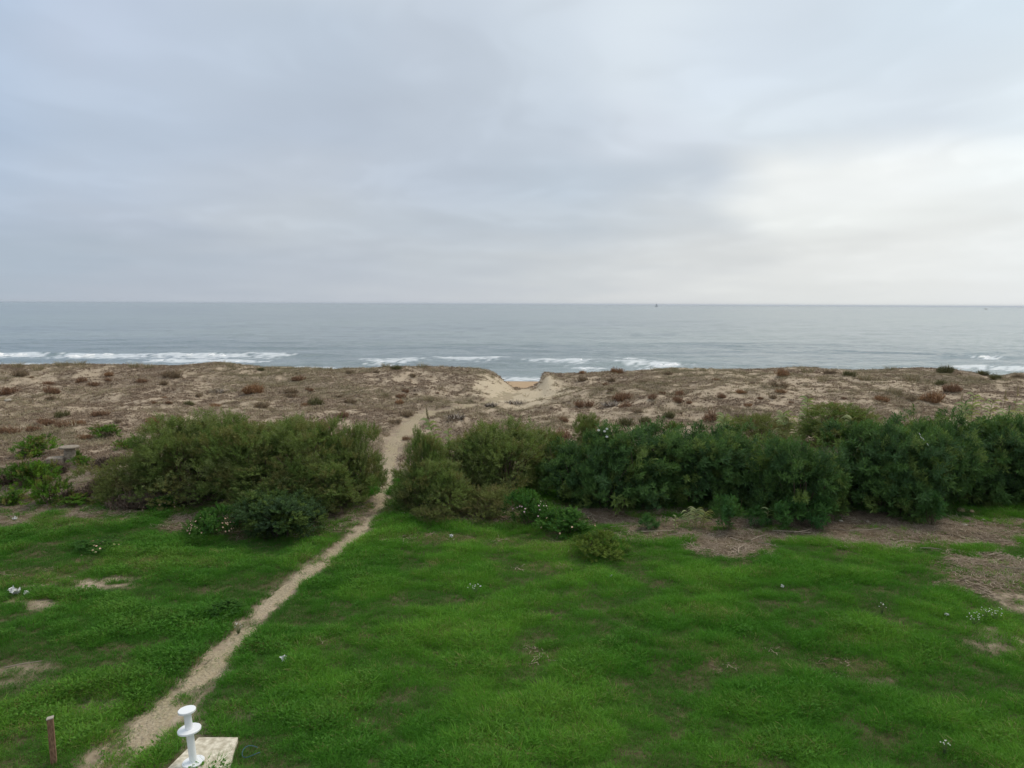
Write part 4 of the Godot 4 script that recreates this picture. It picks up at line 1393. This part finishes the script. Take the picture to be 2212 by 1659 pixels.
	for k in scraps.size():
		var b: Array = scraps[k]
		var p := at(b[0], b[1])
		var w := metres(p, b[2])
		var h := Heap.new()
		for t in 16:
			var c := Vector3(rnd(-0.3, 0.3), rnd(0.1, 0.5), rnd(-0.25, 0.25)) * w
			h.quad(c, c + rdir() * w * 0.35, c + rdir() * w * 0.5, c + rdir() * w * 0.3, Color.WHITE)
		lone("litter_scrap", h.mesh(), M.plastic, p + Vector3(0, 0.06, 0), 0.0, b[3], "litter")
	# blue cord
	var bp := at(545, 1632)
	var cord := Heap.new()
	var line := []
	var rad := []
	for k in 22:
		var a := k / 21.0 * 4.6 + 0.4
		line.append(Vector3(cos(a) * 0.16, 0.07 + 0.03 * sin(a * 2.0), sin(a) * 0.14))
		rad.append(0.005)
	cord.tube(line, rad, 6, Color.WHITE)
	lone("blue_cord", cord.mesh(), M.blue, bp, 0.0, "loop of thin blue cord in the grass beside the slab", "cord")
	# white flower clumps
	var wf := [[1025, 1284, 30, "clump of tiny white flowers alone in the middle of the lawn"], [2105, 1352, 34, "grey leaved white flower clump beside the bare sand"], [2150, 1342, 30, "tall white flower clump above the bare sand"], [2128, 1338, 18, "thin white flower spray between two flower clumps"], [515, 1372, 16, "small white flower clump at the path edge"], [1905, 1328, 12, "two white flower heads in the open grass"], [2040, 1632, 16, "white flower sprig in the near grass"]]
	for b in wf:
		var p := at(b[0], b[1])
		var w := metres(p, b[2])
		var f := thing("white_flower_clump", b[3], "flowers", p)
		var g := Heap.new()
		for k in 40:
			var d := Vector3(rnd(-0.5, 0.5) * w, rnd(0.12, 0.3), rnd(-0.4, 0.4) * w)
			var s := Vector3(rnd(-1, 1), 0, rnd(-1, 1)).normalized() * 0.005
			g.tri(d * 0.2 - s, d * 0.2 + s, d, Color(0.12, 0.17, 0.08))
		part("leaves", g.mesh(), M.leaf, f)
		for k in int(b[2] * 0.55):
			var bl := Heap.new()
			for t in 5:
				var a := TAU * t / 5.0
				bl.tri(Vector3.ZERO, Vector3(cos(a), 0.2, sin(a)) * 0.013, Vector3(cos(a + 1.1), 0.2, sin(a + 1.1)) * 0.013, Color(0.55, 0.55, 0.50))
			part("blossom", bl.mesh(), M.petal, f, Transform3D(align(Vector3(rnd(-0.4, 0.4), 1, 0.5)), Vector3(rnd(-0.5, 0.5) * w, rnd(0.18, 0.30), rnd(-0.4, 0.4) * w)))
	# fallen canes on the litter ground
	var sticks := [[1470, 1158, 60, 5], [1420, 1150, 70, 3], [1640, 1165, 60, 18], [1660, 1180, 50, -25], [1600, 1190, 46, 30], [1710, 1152, 80, -6], [1735, 1150, 50, 12], [1820, 1150, 60, -20], [1560, 1205, 30, -30], [1870, 1148, 70, 2], [2065, 1125, 40, -45], [2055, 1122, 46, -50], [1340, 1140, 50, 4], [1590, 1170, 40, -35], [1950, 1175, 50, 8], [2010, 1190, 40, -14], [1500, 1165, 40, 24], [2150, 1200, 40, 10], [2180, 1230, 40, -20], [50, 1442, 70, 9]]
	for b in sticks:
		var p := at(b[0], b[1])
		var l := metres(p, b[2])
		var h := Heap.new()
		h.tube([Vector3(-l * 0.5, 0.0, 0), Vector3(0, rnd(0.0, 0.05), rnd(-0.06, 0.06)), Vector3(l * 0.5, rnd(0.0, 0.06), 0)], [0.014, 0.013, 0.008], 5, Color(0.36, 0.30, 0.23) * rnd(0.7, 1.2))
		var near_left: bool = b[0] < 200
		lone("fallen_cane", h.mesh(), M.dry, p + Vector3(0, 0.05, 0), deg_to_rad(b[3]) * 2.0, "dry fallen stalk lying in the lawn beside bare streaks" if near_left else "dry fallen cane lying on the litter ground before the hedge", "stick", "dry stalks in the lawn" if near_left else "fallen canes before the hedge")

func build_boats() -> void:
	var p := on_level(1418, 659.0, SEA_Y)
	p = EYE + (p - EYE) * 1.0
	if -p.z > 4500.0 or -p.z < 0.0:
		p = Vector3(ray(1418, 659).x / -ray(1418, 659).z * 3300.0, SEA_Y, -3300.0)
	var o := thing("sailing_boat", "tiny grey sailing boat far out near the horizon", "boat", p)
	var h := Heap.new()
	for s in [-1.0, 1.0]:
		h.quad(Vector3(-6, 0, 0), Vector3(5, 0, 0), Vector3(7, 1.4, 0.1 * s), Vector3(-6.5, 1.2, 1.6 * s), Color.WHITE)
	h.quad(Vector3(-6.5, 1.2, -1.6), Vector3(-6.5, 1.2, 1.6), Vector3(7, 1.4, 0.1), Vector3(7, 1.4, -0.1), Color.WHITE)
	part("hull", h.mesh(), M.hull, o)
	var m := Heap.new()
	m.tube([Vector3(0.5, 1, 0), Vector3(0.5, 16, 0)], [0.12, 0.06], 6, Color.WHITE)
	part("mast", m.mesh(), M.hull, o)
	var sl := Heap.new()
	sl.tri(Vector3(0.4, 2.4, 0), Vector3(0.4, 15.5, 0), Vector3(-5.2, 2.4, 0.8), Color.WHITE)
	part("main_sail", sl.mesh(), M.sail, o)
	var sj := Heap.new()
	sj.tri(Vector3(0.7, 13.5, 0), Vector3(6.5, 1.6, 0), Vector3(1.0, 2.0, 0.9), Color.WHITE)
	part("jib", sj.mesh(), M.sail, o)
	var d := ray(2130, 666)
	var q := Vector3(d.x / -d.z * 2600.0, SEA_Y, -2600.0)
	var b := thing("motor_boat", "tiny dark boat far out on the bright side of the sea", "boat", q)
	var hb := Heap.new()
	for s in [-1.0, 1.0]:
		hb.quad(Vector3(-5, 0, 0), Vector3(4, 0, 0), Vector3(6, 1.8, 0.1 * s), Vector3(-5, 1.3, 1.5 * s), Color.WHITE)
	hb.quad(Vector3(-5, 1.3, -1.5), Vector3(-5, 1.3, 1.5), Vector3(6, 1.8, 0.1), Vector3(6, 1.8, -0.1), Color.WHITE)
	part("hull", hb.mesh(), M.rust, b)
	part("cabin", rounded_box(Vector3(3, 1.6, 2), 0.2), M.hull, b, Transform3D(Basis(), Vector3(-1, 2.1, 0)))

func _ready() -> void:
	rng.seed = 7
	n_big.seed = 11
	n_big.frequency = 0.010
	n_mid.seed = 12
	n_mid.frequency = 0.035
	n_small.seed = 13
	n_small.frequency = 0.11
	n_fine.seed = 14
	n_fine.frequency = 0.45
	for n in [n_big, n_mid, n_small, n_fine]:
		n.fractal_octaves = 3
	set_up_light()
	print("sky ", Time.get_ticks_msec())
	set_up_terrain()
	gap_at = at(1125, 850)
	gap_at.z = -66.0
	# the slab's place, needed by the grass: its far right corner and direction
	var far_right := at(512, 1592)
	var far_left := at(433, 1592)
	var near_left := at(360, 1659)
	var along := (near_left - far_left).normalized()
	var turn := atan2(along.x, along.z)
	var b := Basis(Vector3.UP, turn)
	var mid := far_left + b * Vector3(0.39, 0, 0.71)
	mid.y = height(mid.x, mid.z)
	slab_box = [Vector3(mid.x, mid.y, mid.z), Transform3D(b, Vector3(mid.x, 0, mid.z)).affine_inverse(), turn]
	set_up_materials()
	print("materials ", Time.get_ticks_msec())
	build_ground()
	build_path()
	print("ground ", Time.get_ticks_msec())
	build_sea()
	print("sea ", Time.get_ticks_msec())
	build_shrubs()
	print("shrubs ", Time.get_ticks_msec())
	build_dead_brush()
	build_canes()
	build_dune_plants()
	build_foreground()
	build_boats()
	print("objects ", Time.get_ticks_msec())
	build_grass()
	print("grass ", Time.get_ticks_msec())
	build_litter()
	build_dune_cover()
	print("done ", Time.get_ticks_msec())
